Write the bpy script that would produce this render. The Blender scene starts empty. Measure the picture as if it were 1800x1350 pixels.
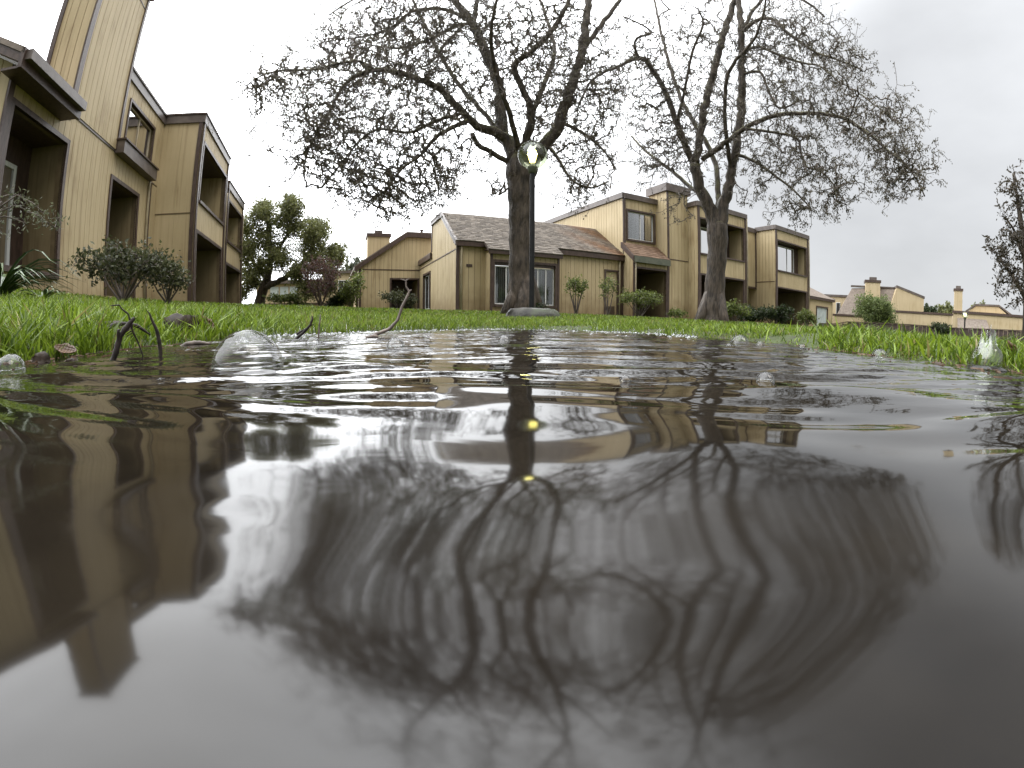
import bpy, math, random
import numpy as np
from mathutils import Matrix, Vector, kdtree

random.seed(7); rng = np.random.default_rng(7)
sc = bpy.context.scene
COL = sc.collection
R = math.radians

# ------------------------------------------------------------------ camera (wide action-camera lens just above the puddle)
CAM_H = 0.035
cd = bpy.data.cameras.new('camera'); cam = bpy.data.objects.new('camera', cd); COL.objects.link(cam)
cd.type = 'PANO'; cd.clip_start = 0.004; cd.clip_end = 3000
cd.sensor_fit = 'HORIZONTAL'; cd.sensor_width = 36; cd.sensor_height = 27
K1 = R(50 / 13.9); K3 = K1 * -6.2e-8 * 2500
for tgt in (cd, getattr(cd, 'cycles', None)):
    if tgt is None or not hasattr(tgt, 'fisheye_polynomial_k1'): continue
    tgt.panorama_type = 'FISHEYE_LENS_POLYNOMIAL'; tgt.fisheye_fov = R(179)
    tgt.fisheye_polynomial_k0 = 0.0; tgt.fisheye_polynomial_k1 = -K1; tgt.fisheye_polynomial_k2 = 0.0
    tgt.fisheye_polynomial_k3 = -K3; tgt.fisheye_polynomial_k4 = 0.0
p, r = R(7.5), R(0.5)
U0 = Vector((0, math.sin(p), math.cos(p))); F0 = Vector((0, math.cos(p), -math.sin(p))); R0 = Vector((1, 0, 0))
Rt = R0 * math.cos(r) + U0 * math.sin(r); Up = U0 * math.cos(r) - R0 * math.sin(r)
cam.matrix_world = Matrix(((Rt.x, Up.x, -F0.x, 0), (Rt.y, Up.y, -F0.y, 0), (Rt.z, Up.z, -F0.z, CAM_H), (0, 0, 0, 1)))
sc.camera = cam

# ------------------------------------------------------------------ world: overcast sky
SUN_AZ, SUN_EL = 118.0, 56.0
sd = Vector((math.sin(R(SUN_AZ)) * math.cos(R(SUN_EL)), math.cos(R(SUN_AZ)) * math.cos(R(SUN_EL)), math.sin(R(SUN_EL))))
BR_AZ, BR_EL = -58.0, 50.0   # where the cloud deck is thinnest and brightest
bd = Vector((math.sin(R(BR_AZ)) * math.cos(R(BR_EL)), math.cos(R(BR_AZ)) * math.cos(R(BR_EL)), math.sin(R(BR_EL))))
w = bpy.data.worlds.new('World'); sc.world = w; w.use_nodes = True
nt = w.node_tree; nt.nodes.clear(); N = nt.nodes.new; Lk = nt.links.new
out = N('ShaderNodeOutputWorld'); mixs = N('ShaderNodeMixShader'); bg1 = N('ShaderNodeBackground'); bg2 = N('ShaderNodeBackground')
sky = N('ShaderNodeTexSky'); sky.sky_type = 'NISHITA'; sky.sun_disc = False
sky.sun_elevation = R(SUN_EL); sky.sun_rotation = R(SUN_AZ); sky.dust_density = 4
Lk(sky.outputs[0], bg1.inputs[0]); bg1.inputs[1].default_value = 0.09
tc = N('ShaderNodeTexCoord'); nrm = N('ShaderNodeVectorMath'); nrm.operation = 'NORMALIZE'; Lk(tc.outputs['Generated'], nrm.inputs[0])
dot = N('ShaderNodeVectorMath'); dot.operation = 'DOT_PRODUCT'; dot.inputs[1].default_value = bd; Lk(nrm.outputs[0], dot.inputs[0])
# cloud deck: overcast luminance (three times brighter overhead than at the horizon), brighter where the cloud is thin
mp = N('ShaderNodeMapRange'); mp.interpolation_type = 'SMOOTHSTEP'; mp.inputs[1].default_value = 0.25; mp.inputs[2].default_value = 0.80; mp.inputs[3].default_value = 0.73; mp.inputs[4].default_value = 4.6; Lk(dot.outputs['Value'], mp.inputs[0])
sep = N('ShaderNodeSeparateXYZ'); Lk(nrm.outputs[0], sep.inputs[0])
el = N('ShaderNodeMath'); el.operation = 'MAXIMUM'; el.inputs[1].default_value = 0.0; Lk(sep.outputs[2], el.inputs[0])
cie = N('ShaderNodeMath'); cie.operation = 'MULTIPLY_ADD'; cie.inputs[1].default_value = 0.28; cie.inputs[2].default_value = 0.72; Lk(el.outputs[0], cie.inputs[0])
ma = N('ShaderNodeMath'); ma.operation = 'MULTIPLY'; Lk(mp.outputs[0], ma.inputs[0]); Lk(cie.outputs[0], ma.inputs[1])
mapn = N('ShaderNodeMapping'); mapn.inputs['Scale'].default_value = (1.0, 1.0, 2.2); Lk(nrm.outputs[0], mapn.inputs[0])
nz = N('ShaderNodeTexNoise'); nz.inputs['Scale'].default_value = 2.1; nz.inputs['Detail'].default_value = 5; nz.inputs['Roughness'].default_value = 0.5
Lk(mapn.outputs[0], nz.inputs['Vector'])
mn = N('ShaderNodeMapRange'); mn.inputs[1].default_value = 0.3; mn.inputs[2].default_value = 0.7; mn.inputs[3].default_value = 0.87; mn.inputs[4].default_value = 1.12
Lk(nz.outputs['Fac'], mn.inputs[0])
mm = N('ShaderNodeMath'); mm.operation = 'MULTIPLY'; Lk(ma.outputs[0], mm.inputs[0]); Lk(mn.outputs[0], mm.inputs[1])
bg2.inputs[0].default_value = (0.955, 0.975, 1.0, 1); Lk(mm.outputs[0], bg2.inputs[1])
mixs.inputs[0].default_value = 0.93
Lk(bg1.outputs[0], mixs.inputs[1]); Lk(bg2.outputs[0], mixs.inputs[2]); Lk(mixs.outputs[0], out.inputs[0])

sl = bpy.data.lights.new('sun', 'SUN'); sl.energy = 1.0; sl.angle = R(35); sl.color = (1.0, 0.96, 0.9)
sun = bpy.data.objects.new('sun', sl); COL.objects.link(sun); sun.location = (0, 0, 30)
sun.rotation_euler = sd.to_track_quat('Z', 'Y').to_euler()

sc.view_settings.view_transform = 'Standard'; sc.view_settings.look = 'None'; sc.view_settings.gamma = 1
sc.view_settings.exposure = 0.55; sc.view_settings.use_curve_mapping = False
sc.cycles.use_denoising = True
sc.cycles.max_bounces = 8; sc.cycles.diffuse_bounces = 3; sc.cycles.glossy_bounces = 4; sc.cycles.transparent_max_bounces = 12; sc.cycles.transmission_bounces = 6
sc.cycles.caustics_reflective = False; sc.cycles.caustics_refractive = False

# ------------------------------------------------------------------ helpers
def link(o, parent=None):
    COL.objects.link(o)
    if parent is not None: o.parent = parent
    return o

def tag(o, label=None, cat=None, group=None, kind=None):
    if label: o['label'] = label
    if cat: o['category'] = cat
    if group: o['group'] = group
    if kind: o['kind'] = kind
    return o

def empty(name, loc, rz=0.0):
    o = bpy.data.objects.new(name, None); link(o); o.location = loc; o.rotation_euler = (0, 0, rz); o.empty_display_size = 0.2
    return o

class MB:
    """collects polygons; build() links them as one mesh object"""
    def __init__(s): s.v = []; s.f = []; s.c = []
    def quadbox(s, c8):
        n = len(s.v); s.v += [tuple(x) for x in c8]
        s.f += [(n, n+3, n+2, n+1), (n+4, n+5, n+6, n+7), (n, n+1, n+5, n+4), (n+1, n+2, n+6, n+5), (n+2, n+3, n+7, n+6), (n+3, n, n+4, n+7)]
        return s
    def box(s, x0, x1, y0, y1, z0, z1):
        return s.quadbox([(x0, y0, z0), (x1, y0, z0), (x1, y1, z0), (x0, y1, z0), (x0, y0, z1), (x1, y0, z1), (x1, y1, z1), (x0, y1, z1)])
    def poly(s, pts):
        n = len(s.v); s.v += [tuple(x) for x in pts]; s.f.append(tuple(range(n, n + len(pts)))); return s
    def prism(s, pts, off):
        """polygon pts extruded by vector off"""
        n = len(s.v); k = len(pts)
        s.v += [tuple(x) for x in pts]; s.v += [tuple(Vector(x) + Vector(off)) for x in pts]
        s.f.append(tuple(range(n + k - 1, n - 1, -1))); s.f.append(tuple(range(n + k, n + 2 * k)))
        for i in range(k):
            j = (i + 1) % k; s.f.append((n + i, n + j, n + k + j, n + k + i))
        return s
    def tube(s, pts, rad, sides=8, cap=True):
        pts = [Vector(q) for q in pts]; n0 = len(s.v); k = len(pts)
        if isinstance(rad, (int, float)): rad = [rad] * k
        up = Vector((0.31, 0.17, 0.93)); t = (pts[1] - pts[0]).normalized()
        a = t.cross(up)
        if a.length < 1e-3: a = t.cross(Vector((1, 0, 0)))
        a.normalize()
        for i in range(k):
            t = (pts[min(i + 1, k - 1)] - pts[max(i - 1, 0)])
            t = t.normalized() if t.length > 1e-9 else Vector((0, 0, 1))
            a = (a - t * a.dot(t)); a = a.normalized() if a.length > 1e-6 else t.orthogonal().normalized()
            b = t.cross(a)
            for j in range(sides):
                an = 2 * math.pi * j / sides
                s.v.append(tuple(pts[i] + (a * math.cos(an) + b * math.sin(an)) * rad[i]))
        for i in range(k - 1):
            for j in range(sides):
                j2 = (j + 1) % sides
                s.f.append((n0 + i * sides + j, n0 + i * sides + j2, n0 + (i + 1) * sides + j2, n0 + (i + 1) * sides + j))
        if cap:
            s.f.append(tuple(n0 + j for j in range(sides - 1, -1, -1))); s.f.append(tuple(n0 + (k - 1) * sides + j for j in range(sides)))
        return s
    def lathe(s, prof, seg=24, c=(0, 0, 0)):
        n0 = len(s.v); k = len(prof)
        for (rr, z) in prof:
            for j in range(seg):
                an = 2 * math.pi * j / seg; s.v.append((c[0] + rr * math.cos(an), c[1] + rr * math.sin(an), c[2] + z))
        for i in range(k - 1):
            for j in range(seg):
                j2 = (j + 1) % seg
                s.f.append((n0 + i * seg + j, n0 + i * seg + j2, n0 + (i + 1) * seg + j2, n0 + (i + 1) * seg + j))
        return s
    def mesh(s, name, mat, smooth=False):
        me = bpy.data.meshes.new(name); me.from_pydata(s.v, [], s.f); me.materials.append(mat)
        if smooth: me.polygons.foreach_set('use_smooth', [True] * len(me.polygons))
        return me
    def build(s, name, mat, parent=None, smooth=False, loc=None):
        o = bpy.data.objects.new(name, s.mesh(name, mat, smooth)); link(o, parent)
        if loc is not None: o.location = loc
        return o

def np_mesh(name, V, F, mat, cols=None, smooth=False, parent=None):
    """V (n,3), F (m,k) arrays -> object; cols (n,3) vertex colours"""
    me = bpy.data.meshes.new(name)
    V = np.asarray(V, np.float32); Fs = F if isinstance(F, list) else [F]
    me.vertices.add(len(V)); me.vertices.foreach_set('co', V.ravel())
    loops = np.concatenate([np.asarray(f, np.int32).ravel() for f in Fs])
    tot = np.concatenate([np.full(len(f), f.shape[1], np.int32) for f in Fs])
    st = np.concatenate([[0], np.cumsum(tot)[:-1]]).astype(np.int32)
    me.loops.add(len(loops)); me.loops.foreach_set('vertex_index', loops)
    me.polygons.add(len(tot)); me.polygons.foreach_set('loop_start', st)
    if smooth: me.polygons.foreach_set('use_smooth', np.ones(len(tot), bool))
    if cols is not None:
        at = me.color_attributes.new('Col', 'FLOAT_COLOR', 'POINT')
        c4 = np.ones((len(V), 4), np.float32); c4[:, :3] = cols; at.data.foreach_set('color', c4.ravel())
    me.materials.append(mat); me.update(calc_edges=True); me.validate()
    o = bpy.data.objects.new(name, me); link(o, parent)
    return o

# ------------------------------------------------------------------ materials
def mat_base(name):
    m = bpy.data.materials.new(name); m.use_nodes = True; t = m.node_tree
    b = t.nodes['Principled BSDF']; return m, t, b, t.nodes.new, t.links.new

def mottled(name, c1, c2, scale=3.0, rough=0.6, detail=6, bump=0.0, bscale=40, stretch=(1, 1, 1), spec=0.4, c3=None, s3=0.6, bdist=0.02):
    m, t, b, N, L = mat_base(name)
    tc = N('ShaderNodeTexCoord'); mp = N('ShaderNodeMapping'); mp.inputs['Scale'].default_value = stretch; L(tc.outputs['Object'], mp.inputs[0])
    nz = N('ShaderNodeTexNoise'); nz.inputs['Scale'].default_value = scale; nz.inputs['Detail'].default_value = detail; L(mp.outputs[0], nz.inputs['Vector'])
    cr = N('ShaderNodeValToRGB'); cr.color_ramp.elements[0].position = 0.33; cr.color_ramp.elements[1].position = 0.68
    cr.color_ramp.elements[0].color = (*c1, 1); cr.color_ramp.elements[1].color = (*c2, 1); L(nz.outputs['Fac'], cr.inputs[0])
    col = cr.outputs[0]
    if c3:
        n3 = N('ShaderNodeTexNoise'); n3.inputs['Scale'].default_value = s3; n3.inputs['Detail'].default_value = 4; L(tc.outputs['Object'], n3.inputs['Vector'])
        r3 = N('ShaderNodeMapRange'); r3.inputs[1].default_value = 0.5; r3.inputs[2].default_value = 0.7; L(n3.outputs['Fac'], r3.inputs[0])
        mx = N('ShaderNodeMix'); mx.data_type = 'RGBA'; L(r3.outputs[0], mx.inputs[0]); L(col, mx.inputs[6]); mx.inputs[7].default_value = (*c3, 1); col = mx.outputs[2]
    L(col, b.inputs['Base Color']); b.inputs['Roughness'].default_value = rough; b.inputs['Specular IOR Level'].default_value = spec
    if bump > 0:
        nb = N('ShaderNodeTexNoise'); nb.inputs['Scale'].default_value = bscale; nb.inputs['Detail'].default_value = 5; L(mp.outputs[0], nb.inputs['Vector'])
        bp = N('ShaderNodeBump'); bp.inputs['Strength'].default_value = bump; bp.inputs['Distance'].default_value = bdist; L(nb.outputs['Fac'], bp.inputs['Height']); L(bp.outputs[0], b.inputs['Normal'])
    return m

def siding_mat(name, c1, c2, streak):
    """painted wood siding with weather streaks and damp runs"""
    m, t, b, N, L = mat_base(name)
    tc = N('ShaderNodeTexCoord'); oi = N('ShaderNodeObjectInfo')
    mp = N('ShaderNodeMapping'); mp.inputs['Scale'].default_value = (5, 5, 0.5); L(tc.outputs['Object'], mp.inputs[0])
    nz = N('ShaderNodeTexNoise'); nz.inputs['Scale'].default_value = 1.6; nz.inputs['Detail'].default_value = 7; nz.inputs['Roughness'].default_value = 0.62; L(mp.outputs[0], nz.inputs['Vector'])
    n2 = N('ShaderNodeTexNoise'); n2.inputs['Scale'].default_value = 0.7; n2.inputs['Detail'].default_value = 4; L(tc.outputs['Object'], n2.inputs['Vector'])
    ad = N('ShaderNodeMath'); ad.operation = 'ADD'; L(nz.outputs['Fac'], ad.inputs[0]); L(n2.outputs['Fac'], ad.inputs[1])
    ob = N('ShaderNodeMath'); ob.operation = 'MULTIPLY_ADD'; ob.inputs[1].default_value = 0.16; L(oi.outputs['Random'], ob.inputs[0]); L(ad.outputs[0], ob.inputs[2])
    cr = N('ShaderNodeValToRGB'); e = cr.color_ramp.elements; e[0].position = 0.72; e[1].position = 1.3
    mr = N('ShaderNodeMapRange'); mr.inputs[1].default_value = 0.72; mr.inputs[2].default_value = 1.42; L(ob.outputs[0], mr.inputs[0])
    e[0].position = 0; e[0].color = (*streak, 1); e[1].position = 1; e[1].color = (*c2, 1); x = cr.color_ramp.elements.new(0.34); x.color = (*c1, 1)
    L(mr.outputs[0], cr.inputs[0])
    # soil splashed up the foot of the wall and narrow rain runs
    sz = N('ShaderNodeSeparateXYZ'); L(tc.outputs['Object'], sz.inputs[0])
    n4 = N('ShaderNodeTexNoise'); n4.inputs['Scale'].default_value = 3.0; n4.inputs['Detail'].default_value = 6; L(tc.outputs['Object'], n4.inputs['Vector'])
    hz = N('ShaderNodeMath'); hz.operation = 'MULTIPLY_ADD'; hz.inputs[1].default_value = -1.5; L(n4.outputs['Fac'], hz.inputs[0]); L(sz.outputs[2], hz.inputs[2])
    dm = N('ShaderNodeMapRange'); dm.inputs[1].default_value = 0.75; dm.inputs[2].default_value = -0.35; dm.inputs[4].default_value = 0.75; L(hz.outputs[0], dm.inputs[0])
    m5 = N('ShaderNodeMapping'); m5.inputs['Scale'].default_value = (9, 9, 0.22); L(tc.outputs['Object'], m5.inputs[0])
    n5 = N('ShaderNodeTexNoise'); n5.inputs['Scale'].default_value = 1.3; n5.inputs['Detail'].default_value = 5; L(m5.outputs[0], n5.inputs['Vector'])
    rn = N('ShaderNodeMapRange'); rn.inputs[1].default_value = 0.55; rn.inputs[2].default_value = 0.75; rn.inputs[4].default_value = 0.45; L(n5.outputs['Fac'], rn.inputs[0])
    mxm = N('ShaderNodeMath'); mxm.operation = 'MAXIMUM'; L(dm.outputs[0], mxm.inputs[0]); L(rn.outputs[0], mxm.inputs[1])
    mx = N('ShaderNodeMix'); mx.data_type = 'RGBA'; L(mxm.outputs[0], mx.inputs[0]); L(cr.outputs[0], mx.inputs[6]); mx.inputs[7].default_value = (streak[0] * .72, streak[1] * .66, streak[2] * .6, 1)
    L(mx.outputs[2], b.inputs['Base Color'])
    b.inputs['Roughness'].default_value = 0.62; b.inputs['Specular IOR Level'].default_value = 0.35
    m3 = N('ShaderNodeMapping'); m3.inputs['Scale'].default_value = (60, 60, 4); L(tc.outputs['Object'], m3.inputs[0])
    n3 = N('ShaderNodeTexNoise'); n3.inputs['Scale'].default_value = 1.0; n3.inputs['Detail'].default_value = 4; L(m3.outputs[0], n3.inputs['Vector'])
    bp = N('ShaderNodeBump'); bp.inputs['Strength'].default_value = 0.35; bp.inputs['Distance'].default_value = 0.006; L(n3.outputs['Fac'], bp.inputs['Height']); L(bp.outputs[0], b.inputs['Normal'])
    return m

def vcol_mat(name, rough=0.5, transl=0.0, spec=0.4, bump=0.0, bscale=30):
    m, t, b, N, L = mat_base(name)
    a = N('ShaderNodeVertexColor'); a.layer_name = 'Col'; L(a.outputs[0], b.inputs['Base Color'])
    b.inputs['Roughness'].default_value = rough; b.inputs['Specular IOR Level'].default_value = spec
    if bump:
        tc = N('ShaderNodeTexCoord'); nb = N('ShaderNodeTexNoise'); nb.inputs['Scale'].default_value = bscale; L(tc.outputs['Object'], nb.inputs['Vector'])
        bp = N('ShaderNodeBump'); bp.inputs['Strength'].default_value = bump; bp.inputs['Distance'].default_value = 0.01; L(nb.outputs['Fac'], bp.inputs['Height']); L(bp.outputs[0], b.inputs['Normal'])
    if transl:
        tr = N('ShaderNodeBsdfTranslucent'); L(a.outputs[0], tr.inputs[0]); mx = N('ShaderNodeMixShader'); mx.inputs[0].default_value = transl
        L(b.outputs[0], mx.inputs[1]); L(tr.outputs[0], mx.inputs[2]); L(mx.outputs[0], t.nodes['Material Output'].inputs[0])
    return m

def film_mat(name, base_refl, ior, rough=0.02, tint=(1, 1, 1), fmul=1.0):
    m, t, b, N, L = mat_base(name); t.nodes.remove(b)
    tr = N('ShaderNodeBsdfTransparent'); tr.inputs[0].default_value = (*tint, 1); gl = N('ShaderNodeBsdfGlossy'); gl.inputs['Roughness'].default_value = rough
    fr = N('ShaderNodeFresnel'); fr.inputs[0].default_value = ior
    ad = N('ShaderNodeMath'); ad.operation = 'MULTIPLY_ADD'; ad.use_clamp = True; ad.inputs[1].default_value = fmul; ad.inputs[2].default_value = base_refl; L(fr.outputs[0], ad.inputs[0])
    mx = N('ShaderNodeMixShader'); L(ad.outputs[0], mx.inputs[0]); L(tr.outputs[0], mx.inputs[1]); L(gl.outputs[0], mx.inputs[2]); L(mx.outputs[0], t.nodes['Material Output'].inputs[0])
    return m

M = {}
M['siding'] = siding_mat('tan_siding', (0.43, 0.342, 0.198), (0.50, 0.402, 0.245), (0.29, 0.212, 0.11))
M['siding_far'] = siding_mat('tan_siding_far', (0.42, 0.33, 0.20), (0.48, 0.38, 0.24), (0.33, 0.25, 0.13))
M['porch'] = siding_mat('siding_recess_shade', (0.20, 0.155, 0.085), (0.25, 0.195, 0.112), (0.14, 0.105, 0.055))  # darker copy of the siding: shade inside the recesses is put into the colour
M['groove'] = mottled('siding_groove', (0.10, 0.072, 0.036), (0.15, 0.11, 0.06), 6)
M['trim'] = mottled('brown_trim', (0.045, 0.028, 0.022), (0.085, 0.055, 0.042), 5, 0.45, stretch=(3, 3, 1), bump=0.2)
M['fascia'] = mottled('grey_brown_fascia', (0.075, 0.058, 0.05), (0.13, 0.105, 0.09), 4, 0.4, bump=0.15)
M['white'] = mottled('white_aluminium', (0.62, 0.62, 0.60), (0.74, 0.74, 0.72), 6, 0.35)
M['gutter'] = mottled('green_gutter', (0.075, 0.085, 0.06), (0.12, 0.125, 0.09), 5, 0.45)
M['pipe'] = mottled('pale_downspout', (0.40, 0.33, 0.22), (0.52, 0.45, 0.33), 4, 0.4)
M['blind'] = mottled('pale_blind', (0.55, 0.56, 0.55), (0.70, 0.71, 0.70), 2, 0.7, stretch=(8, 8, 0.4))
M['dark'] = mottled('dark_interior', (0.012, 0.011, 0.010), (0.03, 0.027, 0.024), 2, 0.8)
M['door'] = mottled('dark_door', (0.035, 0.026, 0.02), (0.06, 0.045, 0.035), 3, 0.45)
M['garage_door'] = mottled('pale_blue_door', (0.38, 0.43, 0.43), (0.50, 0.55, 0.54), 3, 0.5)
M['glass'] = film_mat('window_glass', 0.06, 1.5, 0.01, (0.75, 0.78, 0.78))
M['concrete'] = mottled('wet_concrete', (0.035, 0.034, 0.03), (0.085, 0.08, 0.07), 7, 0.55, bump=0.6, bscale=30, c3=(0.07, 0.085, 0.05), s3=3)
M['metal'] = mottled('black_painted_metal', (0.004, 0.004, 0.004), (0.010, 0.010, 0.010), 8, 0.45, spec=0.2)
M['fence'] = mottled('dark_fence_board', (0.035, 0.022, 0.02), (0.07, 0.045, 0.038), 4, 0.6, stretch=(4, 4, 0.6))
M['shingle'] = vcol_mat('roof_shingle', 0.55, 0, 0.5, 0.6, 60)
M['roof_far'] = mottled('brown_roof', (0.135, 0.105, 0.082), (0.215, 0.172, 0.138), 6, 0.6, bump=0.3)
M['grass'] = vcol_mat('grass_blade', 0.38, 0.35, 0.45)
M['leaf'] = vcol_mat('tree_leaf', 0.5, 0.4, 0.4)
M['twig'] = mottled('twig_bark', (0.07, 0.055, 0.046), (0.14, 0.11, 0.09), 5, 0.6)
M['film'] = film_mat('bubble_film', 0.05, 1.36, 0.015, fmul=0.55)
M['splash'] = film_mat('splash_water', 0.12, 1.33, 0.04, (0.93, 0.95, 0.94), fmul=0.5)
M['soil'] = mottled('wet_soil_turf', (0.022, 0.022, 0.008), (0.05, 0.075, 0.012), 9, 0.75, detail=8, bump=0.8, bscale=30, c3=(0.04, 0.028, 0.016), s3=1.3)
M['stone'] = mottled('wet_stone', (0.013, 0.009, 0.006), (0.040, 0.027, 0.018), 30, 0.65, bump=0.5, bscale=160, bdist=0.002, spec=0.2)
M['dead_leaf'] = mottled('dead_leaf', (0.035, 0.018, 0.009), (0.13, 0.070, 0.032), 25, 0.45, bump=0.4, bscale=150, bdist=0.0004)
M['stick'] = mottled('wet_stick', (0.010, 0.008, 0.007), (0.045, 0.034, 0.028), 40, 0.5, bump=0.6, bscale=300, bdist=0.001, spec=0.2)
M['pale_stick'] = mottled('bleached_stick', (0.05, 0.04, 0.032), (0.19, 0.15, 0.125), 40, 0.5, bump=0.5, bscale=300, bdist=0.001)
M['hedge_core'] = mottled('hedge_core', (0.012, 0.018, 0.006), (0.03, 0.045, 0.015), 8, 0.8)

def bark_mat():
    m, t, b, N, L = mat_base('mossy_bark')
    tc = N('ShaderNodeTexCoord'); mp = N('ShaderNodeMapping'); mp.inputs['Scale'].default_value = (6, 6, 1.6); L(tc.outputs['Object'], mp.inputs[0])
    nz = N('ShaderNodeTexNoise'); nz.inputs['Scale'].default_value = 2.2; nz.inputs['Detail'].default_value = 8; L(mp.outputs[0], nz.inputs['Vector'])
    cr = N('ShaderNodeValToRGB'); e = cr.color_ramp.elements; e[0].position = 0.35; e[1].position = 0.68; e[0].color = (0.026, 0.019, 0.013, 1); e[1].color = (0.108, 0.082, 0.060, 1); L(nz.outputs['Fac'], cr.inputs[0])
    ge = N('ShaderNodeNewGeometry'); sx = N('ShaderNodeSeparateXYZ'); L(ge.outputs['Normal'], sx.inputs[0])
    n2 = N('ShaderNodeTexNoise'); n2.inputs['Scale'].default_value = 3; n2.inputs['Detail'].default_value = 5; L(tc.outputs['Object'], n2.inputs['Vector'])
    a = N('ShaderNodeMath'); a.operation = 'ADD'; L(sx.outputs[2], a.inputs[0]); L(n2.outputs['Fac'], a.inputs[1])
    mr = N('ShaderNodeMapRange'); mr.inputs[1].default_value = 0.72; mr.inputs[2].default_value = 1.3; mr.inputs[4].default_value = 0.8; L(a.outputs[0], mr.inputs[0])
    so = N('ShaderNodeSeparateXYZ'); L(tc.outputs['Object'], so.inputs[0]); hz = N('ShaderNodeMapRange'); hz.inputs[1].default_value = 1.8; hz.inputs[2].default_value = 3.6; L(so.outputs[2], hz.inputs[0])
    mu = N('ShaderNodeMath'); mu.operation = 'MULTIPLY'; L(mr.outputs[0], mu.inputs[0]); L(hz.outputs[0], mu.inputs[1])
    mx = N('ShaderNodeMix'); mx.data_type = 'RGBA'; L(mu.outputs[0], mx.inputs[0]); L(cr.outputs[0], mx.inputs[6]); mx.inputs[7].default_value = (0.20, 0.20, 0.06, 1)
    L(mx.outputs[2], b.inputs['Base Color']); b.inputs['Roughness'].default_value = 0.6; b.inputs['Specular IOR Level'].default_value = 0.35
    m2 = N('ShaderNodeMapping'); m2.inputs['Scale'].default_value = (14, 14, 3.2); L(tc.outputs['Object'], m2.inputs[0])
    n3 = N('ShaderNodeTexNoise'); n3.inputs['Scale'].default_value = 1.5; n3.inputs['Detail'].default_value = 7; n3.inputs['Distortion'].default_value = 0.8; L(m2.outputs[0], n3.inputs['Vector'])
    bp = N('ShaderNodeBump'); bp.inputs['Strength'].default_value = 0.9; bp.inputs['Distance'].default_value = 0.04; L(n3.outputs['Fac'], bp.inputs['Height']); L(bp.outputs[0], b.inputs['Normal'])
    return m
M['bark'] = bark_mat()

def water_mat():
    m, t, b, N, L = mat_base('muddy_water')
    tc = N('ShaderNodeTexCoord')
    nz = N('ShaderNodeTexNoise'); nz.inputs['Scale'].default_value = 14; nz.inputs['Detail'].default_value = 5; L(tc.outputs['Object'], nz.inputs['Vector'])
    cr = N('ShaderNodeValToRGB'); e = cr.color_ramp.elements; e[0].position = 0.35; e[1].position = 0.75; e[0].color = (0.006, 0.0047, 0.0035, 1); e[1].color = (0.015, 0.0118, 0.0082, 1); L(nz.outputs['Fac'], cr.inputs[0])
    L(cr.outputs[0], b.inputs['Base Color'])
    b.inputs['IOR'].default_value = 1.48
    mw = N('ShaderNodeMapping'); mw.inputs['Scale'].default_value = (0.42, 1.0, 1.0); L(tc.outputs['Object'], mw.inputs[0])
    n1 = N('ShaderNodeTexNoise'); n1.inputs['Scale'].default_value = 48; n1.inputs['Detail'].default_value = 3; n1.inputs['Distortion'].default_value = 0.5; L(mw.outputs[0], n1.inputs['Vector'])
    # rain-pocked surface: the patter is denser out in the open than in the lee by the camera
    ln = N('ShaderNodeVectorMath'); ln.operation = 'LENGTH'; L(tc.outputs['Object'], ln.inputs[0])
    mr = N('ShaderNodeMapRange'); mr.inputs[1].default_value = 0.22; mr.inputs[2].default_value = 1.0; mr.inputs[3].default_value = 0.02; mr.inputs[4].default_value = 0.85; L(ln.outputs['Value'], mr.inputs[0])
    rr = N('ShaderNodeMapRange'); rr.interpolation_type = 'SMOOTHSTEP'; rr.inputs[1].default_value = 0.06; rr.inputs[2].default_value = 0.32; rr.inputs[3].default_value = 0.085; rr.inputs[4].default_value = 0.025; L(ln.outputs['Value'], rr.inputs[0]); L(rr.outputs[0], b.inputs['Roughness'])
    bp = N('ShaderNodeBump'); bp.inputs['Distance'].default_value = 0.0035; L(mr.outputs[0], bp.inputs['Strength']); L(n1.outputs['Fac'], bp.inputs['Height']); L(bp.outputs[0], b.inputs['Normal'])
    return m
M['water'] = water_mat()

# ------------------------------------------------------------------ ground and puddle
SH = [(-180, 1.7), (-130, 1.45), (-95, 1.1), (-75, 0.98), (-61, 0.97), (-52, 1.08), (-45, 1.31), (-38, 1.52), (-30, 1.85), (-14, 2.55), (-4, 3.2), (2, 3.3), (10, 2.95), (21, 2.32), (32, 1.66), (42, 1.2), (52, 1.03), (61, 0.99), (75, 1.0), (95, 1.1), (130, 1.45), (180, 1.7)]
SHA, SHR = np.array([a for a, _ in SH], float), np.array([b for _, b in SH])
def shore(az):
    az = np.asarray(az, float)
    b = np.interp(az, SHA, SHR)
    return b * (1 + 0.018 * np.sin(np.radians(az) * 23 + 1) + 0.014 * np.sin(np.radians(az) * 41 + 2.2) + 0.01 * np.sin(np.radians(az) * 87))
ZFA = np.array([-180, -75, -60, -42, -25, -10, 0, 40, 75, 180]); ZFV = np.array([0.45, 0.75, 0.78, 0.74, 0.60, 0.46, 0.40, 0.24, 0.30, 0.45])
DFA = np.array([-180, -75, -60, -40, -20, 0, 30, 60, 180]); DFV = np.array([14, 8, 8.3, 13, 15, 15, 17, 20, 14])
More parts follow.
